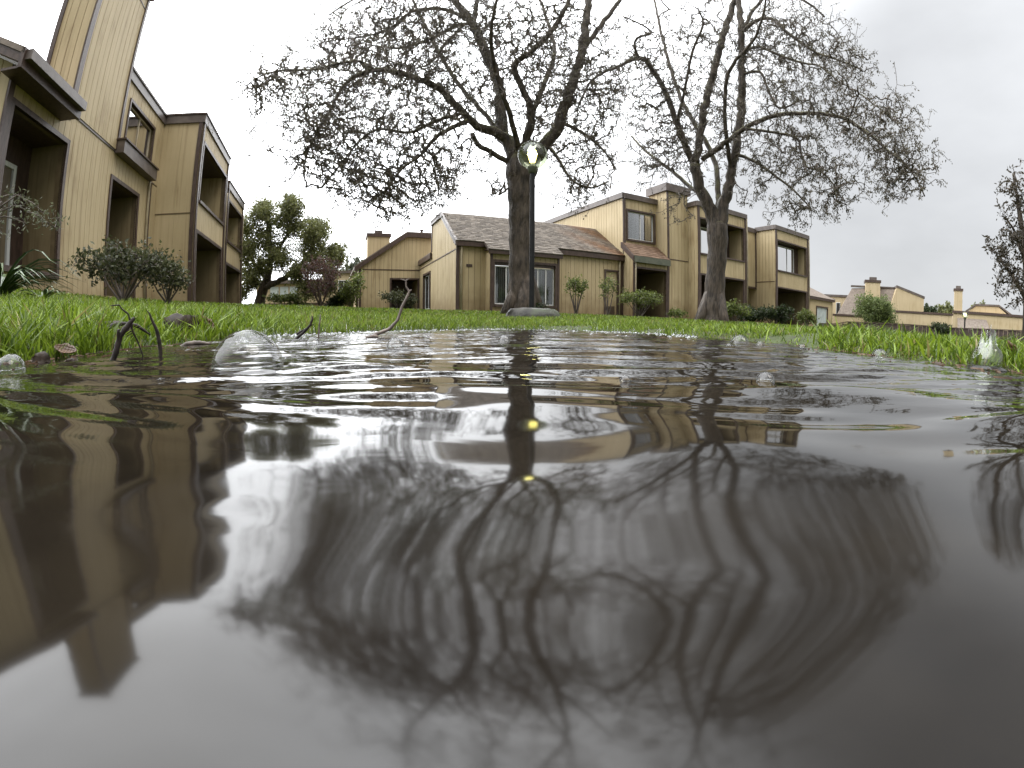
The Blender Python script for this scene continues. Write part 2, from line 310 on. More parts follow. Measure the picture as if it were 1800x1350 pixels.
def ground_z(x, y):
    x = np.asarray(x, float); y = np.asarray(y, float)
    rho = np.hypot(x, y); az = np.degrees(np.arctan2(x, y)); e = rho - shore(az)
    t = np.clip(e / (np.interp(az, DFA, DFV) - shore(az)), 0, 1)
    up = 0.028 * (1 - np.exp(-np.maximum(e, 0) / 0.10)) + np.interp(az, ZFA, ZFV) * (t * (1 - 0.18 * (1 - t)))
    bumps = 0.012 * np.sin(x * 3.1 + 0.6 * y) * np.cos(y * 2.7 - 0.8 * x) * np.clip(e / 0.5, 0, 1)
    return np.where(e > 0, up + bumps, np.maximum(-0.09, e * 0.22))

def gz(x, y): return float(ground_z(x, y))

def polar_sheet(name, radii, az, zf, mat):
    A, Rr = np.meshgrid(np.radians(az), radii)
    X, Y = Rr * np.sin(A), Rr * np.cos(A); Z = zf(X, Y)
    V = np.stack([X, Y, Z], -1).reshape(-1, 3); n, k = Rr.shape
    i = np.arange(n - 1)[:, None] * k + np.arange(k - 1)[None, :]
    F = np.stack([i, i + k, i + k + 1, i + 1], -1).reshape(-1, 4)
    c = len(V); V = np.vstack([V, [[0, 0, float(zf(np.array(0.0), np.array(1e-4)))]]])
    T = np.stack([np.full(k - 1, c), np.arange(k - 1), np.arange(1, k)], -1)
    return np_mesh(name, V, [F, T], mat, smooth=True)

grd = polar_sheet('ground', np.concatenate([np.linspace(0.3, 4, 90), np.geomspace(4.1, 25, 60), np.geomspace(27, 900, 30)]), np.linspace(-180, 180, 361), ground_z, M['soil'])
tag(grd, 'wet lawn soil rising gently from the puddle', kind='structure')

# waves: slow swells near the camera, wind ripples and drop rings further out
wr = np.random.default_rng(5)
WAVES = []
def add_waves(n, lam, slope, dirs, r0, r1, soft):
    for _ in range(n):
        l = lam[0] * (lam[1] / lam[0]) ** wr.random(); th = R(wr.uniform(*dirs)); k = 2 * math.pi / l
        WAVES.append((k * math.sin(th), k * math.cos(th), slope / k * wr.uniform(0.6, 1.2), wr.uniform(0, 6.28), r0, r1, soft))
add_waves(4, (0.16, 0.36), 0.020, (-50, 50), 0.0, 40, 0.05)
_wr = wr
wr = np.random.default_rng(4)
add_waves(8, (0.06, 0.13), 0.048, (-88, 88), 0.02, 0.21, 0.05)
wr = _wr; wr.random(28)
add_waves(7, (0.030, 0.055), 0.036, (-12, 12), 0.12, 40, 0.12)
add_waves(7, (0.055, 0.12), 0.038, (-14, 14), 0.14, 40, 0.2)
add_waves(6, (0.12, 0.28), 0.030, (-22, 22), 0.35, 40, 0.5)
RINGS = [(0.30, 0.42, 0.032, 0.0006, 0.06), (-0.24, 0.37, 0.035, 0.0007, 0.06), (0.817, 0.524, 0.035, 0.0012, 0.12), (-0.45, 0.62, 0.035, 0.0007, 0.08), (-0.055, 0.075, 0.03, 0.00022, 0.014)]
def water_z(x, y):
    rho = np.hypot(x, y); z = np.zeros_like(rho)
    for kx, ky, a, ph, r0, r1, soft in WAVES:
        m = np.clip((rho - r0) / soft, 0, 1); fo = np.clip((r1 - rho) / (0.8 * r1), 0, 1); m = m * m * (3 - 2 * m) * fo * fo * (3 - 2 * fo)
        z += a * m * np.sin(kx * x + ky * y + ph + 0.9 * np.sin(2.3 * x * ky / 40 + 1.7 * y * kx / 40 + ph))
    for cx, cy, l, a, dec in RINGS:
        q = np.hypot(x - cx, y - cy); z += a * np.sin(2 * np.pi * q / l) * np.exp(-q / dec) * np.clip(q / (0.35 * l), 0, 1)
    e = rho - shore(np.degrees(np.arctan2(x, y)))
    return z * np.clip(-e / 0.3 + 0.35, 0.25, 1)
azs = np.concatenate([np.linspace(-180, -80, 60, endpoint=False), np.linspace(-80, 80, 620), np.linspace(80, 180, 61)[1:]])
wat = polar_sheet('puddle_water', np.geomspace(0.008, 3.9, 500), azs, water_z, M['water'])
tag(wat, 'brown rain puddle with ripples', kind='structure')

# ------------------------------------------------------------------ building kit
class Face:
    """a vertical wall plane in a building's own frame; ax is the axis it runs along, p0 its place on the other axis, out its outward side"""
    def __init__(s, bld, ax, p0, out): s.b, s.ax, s.p, s.o = bld, ax, p0, out
    def pt(s, a, d, z): return (a, s.p + s.o * d, z) if s.ax == 'x' else (s.p + s.o * d, a, z)
    def box(s, mb, a0, a1, d0, d1, z0, z1, zb=None):
        P = s.pt; z1b = z1 if zb is None else zb
        return mb.quadbox([P(a0, d0, z0), P(a1, d0, z0), P(a1, d1, z0), P(a0, d1, z0), P(a0, d0, z1), P(a1, d0, z1b), P(a1, d1, z1b), P(a0, d1, z1)])

def topz(top, a):
    if isinstance(top, (int, float)): return top
    return float(np.interp(a, [q[0] for q in top], [q[1] for q in top]))

def cells(a0, a1, z0, top, ops):
    ks = {a0, a1}
    for o in ops:
        for q in o[:2]:
            if a0 < q < a1: ks.add(q)
    if not isinstance(top, (int, float)):
        for q in top:
            if a0 < q[0] < a1: ks.add(q[0])
    ks = sorted(ks); res = []
    for i in range(len(ks) - 1):
        l, r_ = ks[i], ks[i + 1]; mid = (l + r_) / 2
        if r_ - l < 0.004: continue
        iv = [(z0, None)]
        for o in sorted([o for o in ops if o[0] < mid < o[1]], key=lambda o: o[2]):
            z, _ = iv.pop()
            if o[2] > z + 0.002: iv.append((z, o[2]))
            iv.append((o[3], None))
        for (zl, zh) in iv:
            if zh is None:
                t0, t1 = topz(top, l), topz(top, r_)
                if min(t0, t1) > zl + 0.002: res.append((l, r_, zl, t0, t1))
            else: res.append((l, r_, zl, zh, zh))
    return res

def wall(face, name, a0, a1, z0, top, ops=(), bw=0.205, gap=0.013, mat='siding', thick=0.12, boards=True):
    mb = MB()
    for (l, r_, zl, t0, t1) in cells(a0, a1, z0, top, ops): face.box(mb, l, r_, -thick, 0, zl, t0, t1)
    wl = mb.build(name, M['groove'] if boards else M[mat], face.b)
    if boards:
        n = max(1, round((a1 - a0) / bw)); st = (a1 - a0) / n
        for i in range(n):
            l = a0 + i * st; cs = cells(l + gap / 2, l + st - gap / 2, z0, top, ops)
            if not cs: continue
            d = 0.016 + random.uniform(0, 0.003)
            for (p0, p1, zl, t0, t1) in cs:
                if p1 - p0 < 0.02: continue
                m2 = MB(); face.box(m2, p0, p1, 0.001, d, zl, t0, t1); m2.build('siding_board', M[mat], wl)
    return wl

def strip(face, name, a0, a1, z0, z1, d0=0.0, d1=0.045, mat='trim', zb=None, parent=None):
    mb = MB(); face.box(mb, a0, a1, d0, d1, z0, z1, zb); return mb.build(name, M[mat], parent or face.b)

def frame(face, a0, a1, z0, z1, wd=0.09, d0=-0.02, d1=0.05, mat='trim', name='opening_frame', parent=None, sill=True):
    mb = MB()
    face.box(mb, a0 - wd, a0, d0, d1, z0 - (wd if sill else 0), z1 + wd); face.box(mb, a1, a1 + wd, d0, d1, z0 - (wd if sill else 0), z1 + wd)
    face.box(mb, a0, a1, d0, d1, z1, z1 + wd)
    if sill: face.box(mb, a0, a1, d0, d1 + 0.03, z0 - wd, z0)
    return mb.build(name, M[mat], parent or face.b)

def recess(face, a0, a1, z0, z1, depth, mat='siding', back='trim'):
    """porch or balcony cut back into the wall: tan or shade-darkened sides, brown ceiling, boarded floor and back"""
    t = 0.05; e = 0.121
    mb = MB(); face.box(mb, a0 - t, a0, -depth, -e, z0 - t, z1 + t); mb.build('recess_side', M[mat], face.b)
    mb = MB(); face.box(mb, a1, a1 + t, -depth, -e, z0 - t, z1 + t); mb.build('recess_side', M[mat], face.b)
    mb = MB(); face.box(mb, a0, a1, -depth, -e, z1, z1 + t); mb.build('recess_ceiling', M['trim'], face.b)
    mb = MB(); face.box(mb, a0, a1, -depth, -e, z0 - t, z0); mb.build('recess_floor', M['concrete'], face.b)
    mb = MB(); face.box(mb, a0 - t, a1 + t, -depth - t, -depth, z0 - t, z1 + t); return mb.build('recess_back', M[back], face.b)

def window(face, a0, a1, z0, z1, d=-0.06, splits=(0.5,), fw=0.04, blinds=(), fmat='white', room=True):
    """sliding window: light frame, glass panes, blinds and the dark room behind"""
    mb = MB(); face.box(mb, a0, a1, d - 0.05, d, z0, z0 + fw); face.box(mb, a0, a1, d - 0.05, d, z1 - fw, z1)
    face.box(mb, a0, a0 + fw, d - 0.05, d, z0 + fw, z1 - fw); face.box(mb, a1 - fw, a1, d - 0.05, d, z0 + fw, z1 - fw)
    ed = [a0 + fw] + [a0 + (a1 - a0) * q for q in splits] + [a1 - fw]
    for q in ed[1:-1]: face.box(mb, q - fw / 2, q + fw / 2, d - 0.05, d, z0 + fw, z1 - fw)
    wn = mb.build('window', M[fmat], face.b)
    for i in range(len(ed) - 1):
        l = ed[i] + (fw / 2 if i else 0.001); r_ = ed[i + 1] - (fw / 2 if i < len(ed) - 2 else 0.001)
        m2 = MB(); face.box(m2, l, r_, d - 0.031, d - 0.023, z0 + fw, z1 - fw); m2.build('pane', M['glass'], wn)
        if i in blinds:
            m3 = MB(); n = max(4, int((r_ - l) / 0.07)); s_ = (r_ - l) / n
            for k in range(n):
                P = face.pt; x0, x1 = l + k * s_, l + (k + 1) * s_
                m3.poly([P(x0, d - 0.10, z0), P(x1, d - 0.13, z0), P(x1, d - 0.13, z1), P(x0, d - 0.10, z1)])
            m3.build('blind', M['blind'], wn)
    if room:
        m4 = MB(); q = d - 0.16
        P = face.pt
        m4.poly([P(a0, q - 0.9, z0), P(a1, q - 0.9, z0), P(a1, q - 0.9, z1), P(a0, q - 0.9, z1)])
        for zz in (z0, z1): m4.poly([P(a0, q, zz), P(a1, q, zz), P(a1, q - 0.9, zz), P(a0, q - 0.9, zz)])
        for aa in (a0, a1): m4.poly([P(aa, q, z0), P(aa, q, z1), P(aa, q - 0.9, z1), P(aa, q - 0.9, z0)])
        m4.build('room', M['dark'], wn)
    return wn

def shingles(parent, name, e0, e1, t1, t0, course=0.14, tabw=0.2, cols=((0.125, 0.103, 0.083), (0.20, 0.165, 0.135), (0.28, 0.240, 0.200)), rust=None, slab=0.07):
    """sloping roof e0-e1 eave, t0-t1 ridge: a deck plus overlapping shingle courses"""
    e0, e1, t0, t1 = map(Vector, (e0, e1, t0, t1)); nrm = (e1 - e0).cross(t0 - e0).normalized()
    if nrm.z < 0: nrm = -nrm
    mb = MB(); mb.prism([e0, e1, t1, t0], -nrm * slab); rf = mb.build(name, M['fascia'], parent)
    H = (t0 - e0).length; nc = max(2, int(H / course)); V = []; F = []; C = []
    for i in range(nc):
        f0, f1 = i / nc, min(1.0, (i + 1.25) / nc)
        A, B = e0.lerp(t0, f0), e1.lerp(t1, f0); A2, B2 = e0.lerp(t0, f1), e1.lerp(t1, f1)
        n = max(1, int((B - A).length / tabw)); off = random.random() / n
        ed = [0.0] + [min(1, max(0, (k + 1) / n - off + random.uniform(-.12, .12) / n)) for k in range(n)] + [1.0]
        ed = sorted(ed)
        for k in range(len(ed) - 1):
            if ed[k + 1] - ed[k] < 0.02 / max((B - A).length, .1): continue
            l, r_ = ed[k] + 0.0006, ed[k + 1] - 0.0006; h0 = 0.022 + random.uniform(0, 0.012); h1 = 0.006
            dn = (e0 - t0).normalized() * random.uniform(0, 0.02)
            q = [A.lerp(B, l) + dn + nrm * h0, A.lerp(B, r_) + dn + nrm * h0, A2.lerp(B2, r_) + nrm * h1, A2.lerp(B2, l) + nrm * h1]
            b0 = [A.lerp(B, l) + dn + nrm * 0.002, A.lerp(B, r_) + dn + nrm * 0.002]
            s_ = len(V); V += [tuple(z) for z in q + b0]
            F += [(s_, s_ + 1, s_ + 2, s_ + 3), (s_ + 4, s_ + 5, s_ + 1, s_)]
            c = np.array(cols[0]) + (np.array(cols[2]) - np.array(cols[0])) * random.random() ** 1.2
            if rust is not None:
                g = rust((A.lerp(B, (l + r_) / 2))); c = c * (1 - g) + np.array((0.20, 0.10, 0.045)) * random.uniform(.75, 1.25) * g
            C += [c] * 6
    o = np_mesh('shingles', np.array(V), np.array(F), M['shingle'], np.array(C), parent=rf); o['kind'] = 'stuff'
    return rf

def downspout(bld, x, y, z0, z1, r_=0.035):
    mb = MB(); mb.tube([(x, y, z0), (x, y, z1 - 0.12), (x + 0.01, y, z1)], r_, 8); return mb.build('downspout', M['pipe'], bld, True)

def mbox(parent, name, mat, *b):
    return MB().box(*b).build(name, M[mat], parent)

ROT = R(23)
OR_ = (-2.0165, 16.1896, 0); OL_ = (-8.8596, 10.7094, 0)

# ------------------------------------------------------------------ low house in the middle
h = empty('low_house', OR_, ROT)
tag(h, 'single-storey tan house with brown shingle roof behind the lamp post', 'house')
f = Face(h, 'x', 0.0, -1)
wall(f, 'front_wall', 0.0, 1.12, 0.2, 3.02); wall(f, 'front_wall', 3.86, 7.25, 0.2, 2.98, [(6.36, 6.96, 0.42, 2.34)])
fb = Face(h, 'x', -0.5, -1)
WB = (1.26, 3.70, 0.76, 2.28)
wall(fb, 'bay_wall', 1.1, 3.88, 0.2, 2.72, [WB]); frame(fb, *WB)
wall(Face(h, 'y', 1.1, -1), 'bay_side', -0.5, -0.02, 0.2, 2.72, bw=0.5); wall(Face(h, 'y', 3.88, 1), 'bay_side', -0.5, -0.02, 0.2, 2.72, bw=0.5)
for a in (1.1, 3.80): strip(fb, 'corner_trim', a, a + 0.08, 0.2, 2.66, 0.02, 0.05)
window(fb, 1.28, 3.68, 0.77, 2.16, -0.05, (0.19, 0.42, 0.72, 0.86), blinds=(0, 1, 3))
strip(fb, 'window_head', 1.27, 3.69, 2.17, 2.27, -0.06, -0.01)
strip(f, 'corner_trim', -0.03, 0.09, 0.2, 3.0, 0.02, 0.05); strip(f, 'corner_trim', 7.12, 7.24, 0.2, 2.9, 0.02, 0.05)
strip(f, 'house_number', 0.36, 0.58, 2.12, 2.22, 0.02, 0.035)
frame(f, 6.36, 6.96, 0.42, 2.34, 0.07, sill=False); mb = MB(); f.box(mb, 6.37, 6.95, -0.08, -0.02, 0.42, 2.33); dr = mb.build('utility_door', M['siding'], h)
mb = MB()
for k in range(7): f.box(mb, 6.50, 6.84, -0.02, 0.005, 0.55 + k * 0.05, 0.575 + k * 0.05)
mb.build('vent_slats', M['trim'], dr)
strip(f, 'fascia', -0.06, 1.03, 2.86, 3.02, 0.10, 0.15); strip(f, 'fascia', 3.99, 7.24, 2.82, 3.0, 0.10, 0.15); strip(fb, 'fascia', 1.0, 3.96, 2.56, 2.74, 0.10, 0.15)
mbox(h, 'soffit', 'trim', -0.05, 7.24, -0.10, 0.3, 3.02, 3.05); mbox(h, 'soffit', 'trim', 1.0, 3.96, -0.60, -0.1, 2.72, 2.75)
sl_ = (4.62 - 3.05) / 2.35
def rust1(p): return min(0.85, max(0.0, (p.x - 4.6) / 2.0)) * (0.55 + 0.45 * math.sin(p.x * 3 + p.y * 4))
shingles(h, 'roof', (-0.10, -0.155, 3.045), (7.27, -0.155, 3.045), (7.27, 2.2, 4.62), (-0.10, 2.2, 4.62), rust=rust1)
shingles(h, 'bay_roof', (0.98, -0.66, 3.045 - sl_ * 0.505), (3.98, -0.66, 3.045 - sl_ * 0.505), (3.98, -0.15, 3.055), (0.98, -0.15, 3.055))
mbox(h, 'roof_back', 'roof_far', -0.10, 7.27, 2.2, 3.95, 4.5, 4.60)
fg = Face(h, 'y', 0.0, -1)
wall(fg, 'gable_wall', 0.02, 3.9, 0.2, [(0.02, 2.98), (2.2, 4.52), (3.9, 4.52)], bw=0.21)
wall(fg, 'lower_side_wall', 3.9, 6.6, 0.2, 2.95, [(4.2, 5.6, 0.72, 2.34)], bw=0.21)
frame(fg, 4.2, 5.6, 0.72, 2.34); window(fg, 4.22, 5.58, 0.74, 2.32, -0.05, (0.5,))
strip(fg, 'belt_trim', 0.05, 6.55, 2.74, 2.78, 0.02, 0.035); strip(fg, 'fascia', 3.85, 6.6, 2.95, 3.16, 0.0, 0.12, 'trim')
mbox(h, 'lower_roof', 'roof_far', -0.1, 3, 3.96, 6.58, 3.16, 3.22)
strip(fg, 'edge_trim', 3.86, 3.98, 3.24, 4.5, -0.02, 0.05, 'trim')
mb = MB(); P = fg.pt
mb.prism([P(-0.16, 0.025, 2.86), P(2.2, 0.025, 4.45), P(2.2, 0.025, 4.66), P(-0.16, 0.025, 3.07)], Vector(P(0, 0.10, 0)) - Vector(P(0, 0.025, 0))); mb.build('rake_board', M['fascia'], h)
strip(fg, 'rake_board', 2.2, 3.95, 4.42, 4.66, 0.025, 0.10, 'fascia')
wall(Face(h, 'x', 3.9, 1), 'back_wall', 0.0, 7.2, 2.9, 4.5, boards=False)
downspout(h, 0.16, -0.07, 0.3, 2.9); downspout(h, 7.05, -0.07, 0.3, 2.85); downspout(h, 3.96, -0.08, 0.3, 2.6)

tv = empty('television', (0, 0, 0)); tv.matrix_world = Matrix.LocRotScale(Vector(OR_), Matrix.Rotation(ROT, 3, 'Z'), None) @ Matrix.Translation((2.12, -0.24, 0.78))
tag(tv, 'small dark television standing inside the bay window', 'television')
mbox(tv, 'screen', 'dark', -0.2, 0.2, -0.02, 0.03, 0.06, 0.30); mbox(tv, 'stand', 'dark', -0.08, 0.08, -0.06, 0.06, 0.0, 0.06)

# ------------------------------------------------------------------ gabled house behind it, to the left
g = empty('gabled_house', OR_, ROT)
tag(g, 'tan gabled house with sloping brown rake and box chimney, left of the shingle-roofed house', 'house')
f = Face(g, 'x', 6.7, -1)
wall(f, 'front_wall', -3.0, 0.6, 0.2, [(-3.0, 2.78), (-0.69, 4.42), (0.6, 4.42)], [(-1.42, -0.1, 0.45, 2.26)])
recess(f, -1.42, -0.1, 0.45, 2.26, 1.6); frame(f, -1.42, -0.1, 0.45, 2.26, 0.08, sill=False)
strip(f, 'belt_trim', -2.9, 0.55, 2.72, 2.76, 0.02, 0.035); strip(f, 'corner_trim', -3.02, -2.9, 0.2, 2.75, 0.02, 0.05)
mb = MB(); P = f.pt; off = Vector(P(0, 0.16, 0)) - Vector(P(0, 0.025, 0))
mb.prism([P(-3.25, 0.025, 2.60), P(-0.69, 0.025, 4.38), P(-0.69, 0.025, 4.60), P(-3.25, 0.025, 2.82)], off); mb.build('rake_board', M['trim'], g)
strip(f, 'rake_board', -0.69, 0.65, 4.38, 4.60, 0.025, 0.16, 'trim')
mb = MB(); mb.prism([(-3.25, 6.6, 2.80), (-0.69, 6.6, 4.58), (-0.69, 6.6, 4.66), (-3.25, 6.6, 2.88)], (0, 6, 0)); mb.build('roof', M['roof_far'], g)
mbox(g, 'roof_top', 'roof_far', -0.69, 2.5, 6.6, 12.6, 4.58, 4.66)
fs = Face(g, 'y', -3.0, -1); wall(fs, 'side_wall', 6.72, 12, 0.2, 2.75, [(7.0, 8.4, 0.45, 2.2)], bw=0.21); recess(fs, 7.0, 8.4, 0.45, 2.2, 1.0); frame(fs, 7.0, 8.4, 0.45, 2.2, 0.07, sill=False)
ch = mbox(g, 'chimney', 'siding', -2.5, -1.35, 8.0, 9.0, 2.6, 4.62); mbox(g, 'chimney_band', 'trim', -2.56, -1.29, 7.94, 9.06, 4.62, 4.80); mbox(g, 'chimney_cap', 'fascia', -2.12, -1.72, 8.3, 8.7, 4.80, 5.02)
MB().lathe([(0.06, 4.6), (0.06, 4.92), (0.10, 4.93), (0.10, 5.0), (0.02, 5.03)], 12, (0.25, 7.6, 0)).build('vent_pipe', M['fascia'], g, True)

# ------------------------------------------------------------------ two-storey townhouse right of it
t2 = empty('two_storey_townhouse', OR_, ROT)
tag(t2, 'two-storey tan townhouse with chimney and recessed balcony behind the right tree', 'house')
f = Face(t2, 'x', 0.0, -1); W1 = (7.52, 9.0, 3.84, 5.10)
wall(f, 'front_wall', 7.28, 9.2, 2.9, 5.62, [W1]); frame(f, *W1, wd=0.08); window(f, 7.53, 8.99, 3.85, 5.09, -0.05, (0.5,), blinds=(0,))
strip(f, 'corner_trim', 7.25, 7.39, 0.2, 5.62, 0.02, 0.055)
strip(f, 'fascia', 7.2, 9.2, 5.62, 5.86, 0.0, 0.10, 'fascia')
fs = Face(t2, 'y', 7.28, -1); wall(fs, 'side_wall', 0.0, 9.0, 2.0, [(0, 5.60), (9, 5.74)], bw=0.205)
mb = MB(); P = fs.pt; mb.prism([P(-0.1, 0.02, 5.62), P(9, 0.02, 5.76), P(9, 0.02, 6.0), P(-0.1, 0.02, 5.86)], Vector(P(0, 0.1, 0)) - Vector(P(0, 0.02, 0))); mb.build('rake_board', M['fascia'], t2)
mbox(t2, 'roof', 'roof_far', 7.2, 14.0, 0.0, 8.8, 5.70, 5.82)
# porch with its own little shingle roof
fp = Face(t2, 'x', -0.7, -1); EP = (7.42, 9.08, 0.42, 2.48)
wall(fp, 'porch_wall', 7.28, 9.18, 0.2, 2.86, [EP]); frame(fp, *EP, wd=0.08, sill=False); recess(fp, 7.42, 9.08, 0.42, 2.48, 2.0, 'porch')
wall(Face(t2, 'y', 7.28, -1), 'porch_side', -0.7, -0.02, 0.2, [(-0.7, 2.95), (-0.02, 3.5)])
fd = Face(t2, 'x', 1.29, -1)
for a in (7.5, 8.5):
    mb = MB(); fd.box(mb, a, a + 0.45, 0.03, 0.08, 0.42, 2.3); d = mb.build('door', M['door'], t2)
    mb = MB(); fd.box(mb, a + 0.36, a + 0.41, 0.08, 0.13, 1.3, 1.42); mb.build('handle', M['white'], d)
strip(fp, 'fascia', 7.2, 9.2, 2.72, 2.98, 0.12, 0.2, 'gutter')
shingles(t2, 'porch_roof', (7.2, -0.86, 2.98), (9.2, -0.86, 2.98), (9.2, 0.0, 3.66), (7.2, 0.0, 3.66), cols=((0.15, 0.085, 0.05), (0.2, 0.12, 0.07), (0.24, 0.15, 0.095)))
mb = MB(); P = fs.pt; mb.prism([P(-0.88, 0.085, 2.74), P(0, 0.085, 3.42), P(0, 0.085, 3.66), P(-0.88, 0.085, 2.98)], Vector(P(0, 0.14, 0)) - Vector(P(0, 0.085, 0))); mb.build('rake_board', M['trim'], t2)
downspout(t2, 7.36, -0.77, 0.3, 2.75); strip(fp, 'corner_trim', 7.26, 7.34, 0.2, 2.72, 0.02, 0.05)
# chimney
fc = Face(t2, 'x', -0.7, -1)
wall(fc, 'chimney', 9.2, 10.48, 0.2, 6.14, bw=0.21); wall(Face(t2, 'y', 9.2, -1), 'chimney_side', -0.7, 0.5, 0.2, 6.14, bw=0.205); wall(Face(t2, 'y', 10.48, 1), 'chimney_side', -0.7, 0.5, 5.5, 6.14, bw=0.205)
strip(fc, 'corner_trim', 9.17, 9.27, 0.2, 6.12, 0.02, 0.05); mbox(t2, 'chimney_cap', 'fascia', 9.08, 10.6, -0.82, 0.6, 6.14, 6.50); mbox(t2, 'chimney_flue', 'dark', 9.5, 10.2, -0.4, 0.2, 6.50, 6.53)
strip(fc, 'belt_trim', 9.28, 10.45, 3.05, 3.085, 0.02, 0.03)
# balcony block
fB = Face(t2, 'x', -1.3, -1); BU = (10.62, 13.74, 3.45, 5.02); BL = (10.66, 13.72, 0.40, 2.46)
wall(fB, 'balcony_wall', 10.5, 13.95, 0.2, 5.58, [BU, BL]); frame(fB, *BU, wd=0.07); frame(fB, *BL, wd=0.08, sill=False)
wall(Face(t2, 'y', 10.5, -1), 'balcony_side', -1.3, -0.02, 0.2, 5.58, bw=0.205); wall(Face(t2, 'y', 13.95, 1), 'balcony_side', -1.3, 0.0, 0.2, 5.58, bw=0.205)
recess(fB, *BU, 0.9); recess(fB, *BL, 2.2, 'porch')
fi = Face(t2, 'x', -0.41, -1); window(fi, 10.75, 13.05, 3.5, 4.9, 0.07, (0.35, 0.66), blinds=(0, 2), room=False)
fi = Face(t2, 'x', 0.89, -1); window(fi, 10.75, 12.4, 0.5, 2.3, 0.07, (0.5,), blinds=(), room=False)
strip(fB, 'corner_trim', 10.47, 10.6, 0.2, 5.58, 0.02, 0.06); strip(fB, 'corner_trim', 13.85, 13.97, 0.2, 5.58, 0.02, 0.05)
strip(fB, 'fascia', 10.42, 14.02, 5.58, 5.80, 0.0, 0.09, 'fascia'); mbox(t2, 'fascia', 'fascia', 10.40, 10.5, -1.3, 0.0, 5.585, 5.80); mbox(t2, 'fascia', 'fascia', 13.95, 14.03, -1.3, 0.4, 5.585, 5.80)
mbox(t2, 'balcony_roof', 'roof_far', 10.51, 13.94, -1.18, -0.02, 5.70, 5.78); downspout(t2, 14.0, -1.36, 0.3, 5.6)

# ------------------------------------------------------------------ end townhouse
t3 = empty('end_townhouse', OR_, ROT)
tag(t3, 'two-storey tan end townhouse with big balcony window, rightmost of the row', 'house')
f = Face(t3, 'x', 0.0, -1)
wall(f, 'link_wall', 14.06, 16.55, 2.46, 5.42); strip(f, 'fascia', 14.04, 16.55, 5.42, 5.64, 0.0, 0.08, 'fascia'); strip(f, 'bottom_trim', 14.06, 16.5, 2.36, 2.46, -0.1, 0.04); strip(f, 'corner_trim', 16.42, 16.52, 2.46, 5.42, 0.02, 0.045)
mbox(t3, 'link_floor', 'siding', 14.06, 16.55, 0.0, 1.4, 2.38, 2.44); wall(Face(t3, 'x', 1.4, -1), 'link_back_wall', 14.0, 16.6, 0.2, 2.38)
fC = Face(t3, 'x', -1.3, -1); CU = (16.70, 19.70, 3.37, 4.94); CL = (16.70, 19.70, 0.40, 2.42)
wall(fC, 'balcony_wall', 16.55, 19.95, 0.2, 5.52, [CU, CL]); frame(fC, *CU, wd=0.07); frame(fC, *CL, wd=0.07, sill=False)
wall(Face(t3, 'y', 16.55, -1), 'balcony_side', -1.3, -0.02, 0.2, 5.52, bw=0.205); wall(Face(t3, 'y', 16.55, -1), 'lower_side', 0.0, 1.4, 0.2, 2.4); wall(Face(t3, 'y', 19.95, 1), 'end_wall', -1.3, 6, 0.2, 5.52, boards=False)
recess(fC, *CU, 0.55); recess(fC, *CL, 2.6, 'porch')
fi = Face(t3, 'x', -0.77, -1); window(fi, 16.85, 19.1, 3.42, 4.85, 0.07, (0.68,), blinds=(0,), room=False)
strip(fC, 'corner_trim', 16.52, 16.66, 0.2, 5.52, 0.02, 0.06); strip(fC, 'corner_trim', 19.84, 19.97, 0.2, 5.52, 0.02, 0.05)
strip(fC, 'fascia', 16.46, 20.03, 5.52, 5.75, 0.0, 0.09, 'fascia'); mbox(t3, 'fascia', 'fascia', 16.44, 16.55, -1.3, 0.0, 5.525, 5.75); mbox(t3, 'roof', 'roof_far', 14.1, 19.94, 0.01, 6, 5.60, 5.70); mbox(t3, 'balcony_roof', 'roof_far', 16.56, 19.93, -1.18, 0.0, 5.62, 5.72)
strip(Face(t3, 'y', 16.55, -1), 'belt_trim', -1.25, 0.0, 2.72, 2.755, 0.02, 0.03); downspout(t3, 20.0, -1.36, 0.3, 5.5)

# ------------------------------------------------------------------ garage beyond
ga = empty('garage', OR_, ROT)
tag(ga, 'low tan garage with pale blue door and brown roof, right of the two-storey row', 'garage')
f = Face(ga, 'x', 3.0, -1); GD = (28.65, 30.4, 0.4, 2.2)
wall(f, 'front_wall', 26.0, 31.35, 0.2, 2.78, [GD], boards=False); frame(f, *GD, wd=0.1, sill=False)
dd = MB()
for k in range(8): f.box(dd, 28.66 + k * 0.2165, 28.86 + k * 0.2165, -0.07, -0.03, 0.4, 2.19)
dd.build('garage_door', M['garage_door'], ga)
strip(f, 'fascia', 26.0, 31.45, 2.74, 2.94, 0.06, 0.14, 'trim'); wall(Face(ga, 'y', 31.35, 1), 'end_wall', 3.0, 8.0, 0.2, 2.78, boards=False)
mb = MB(); mb.prism([(25.6, 2.86, 2.96), (31.5, 2.86, 2.96), (30.6, 6.0, 4.1), (25.6, 6.0, 5.2)], (0, 0, -0.08)); mb.build('roof', M['roof_far'], ga)
mb = MB(); mb.prism([(31.5, 2.86, 2.97), (30.6, 6.0, 4.11), (30.65, 6.0, 4.16), (31.55, 2.86, 3.02)], (0, 0, -0.18)); mb.build('rake_board', M['trim'], ga)

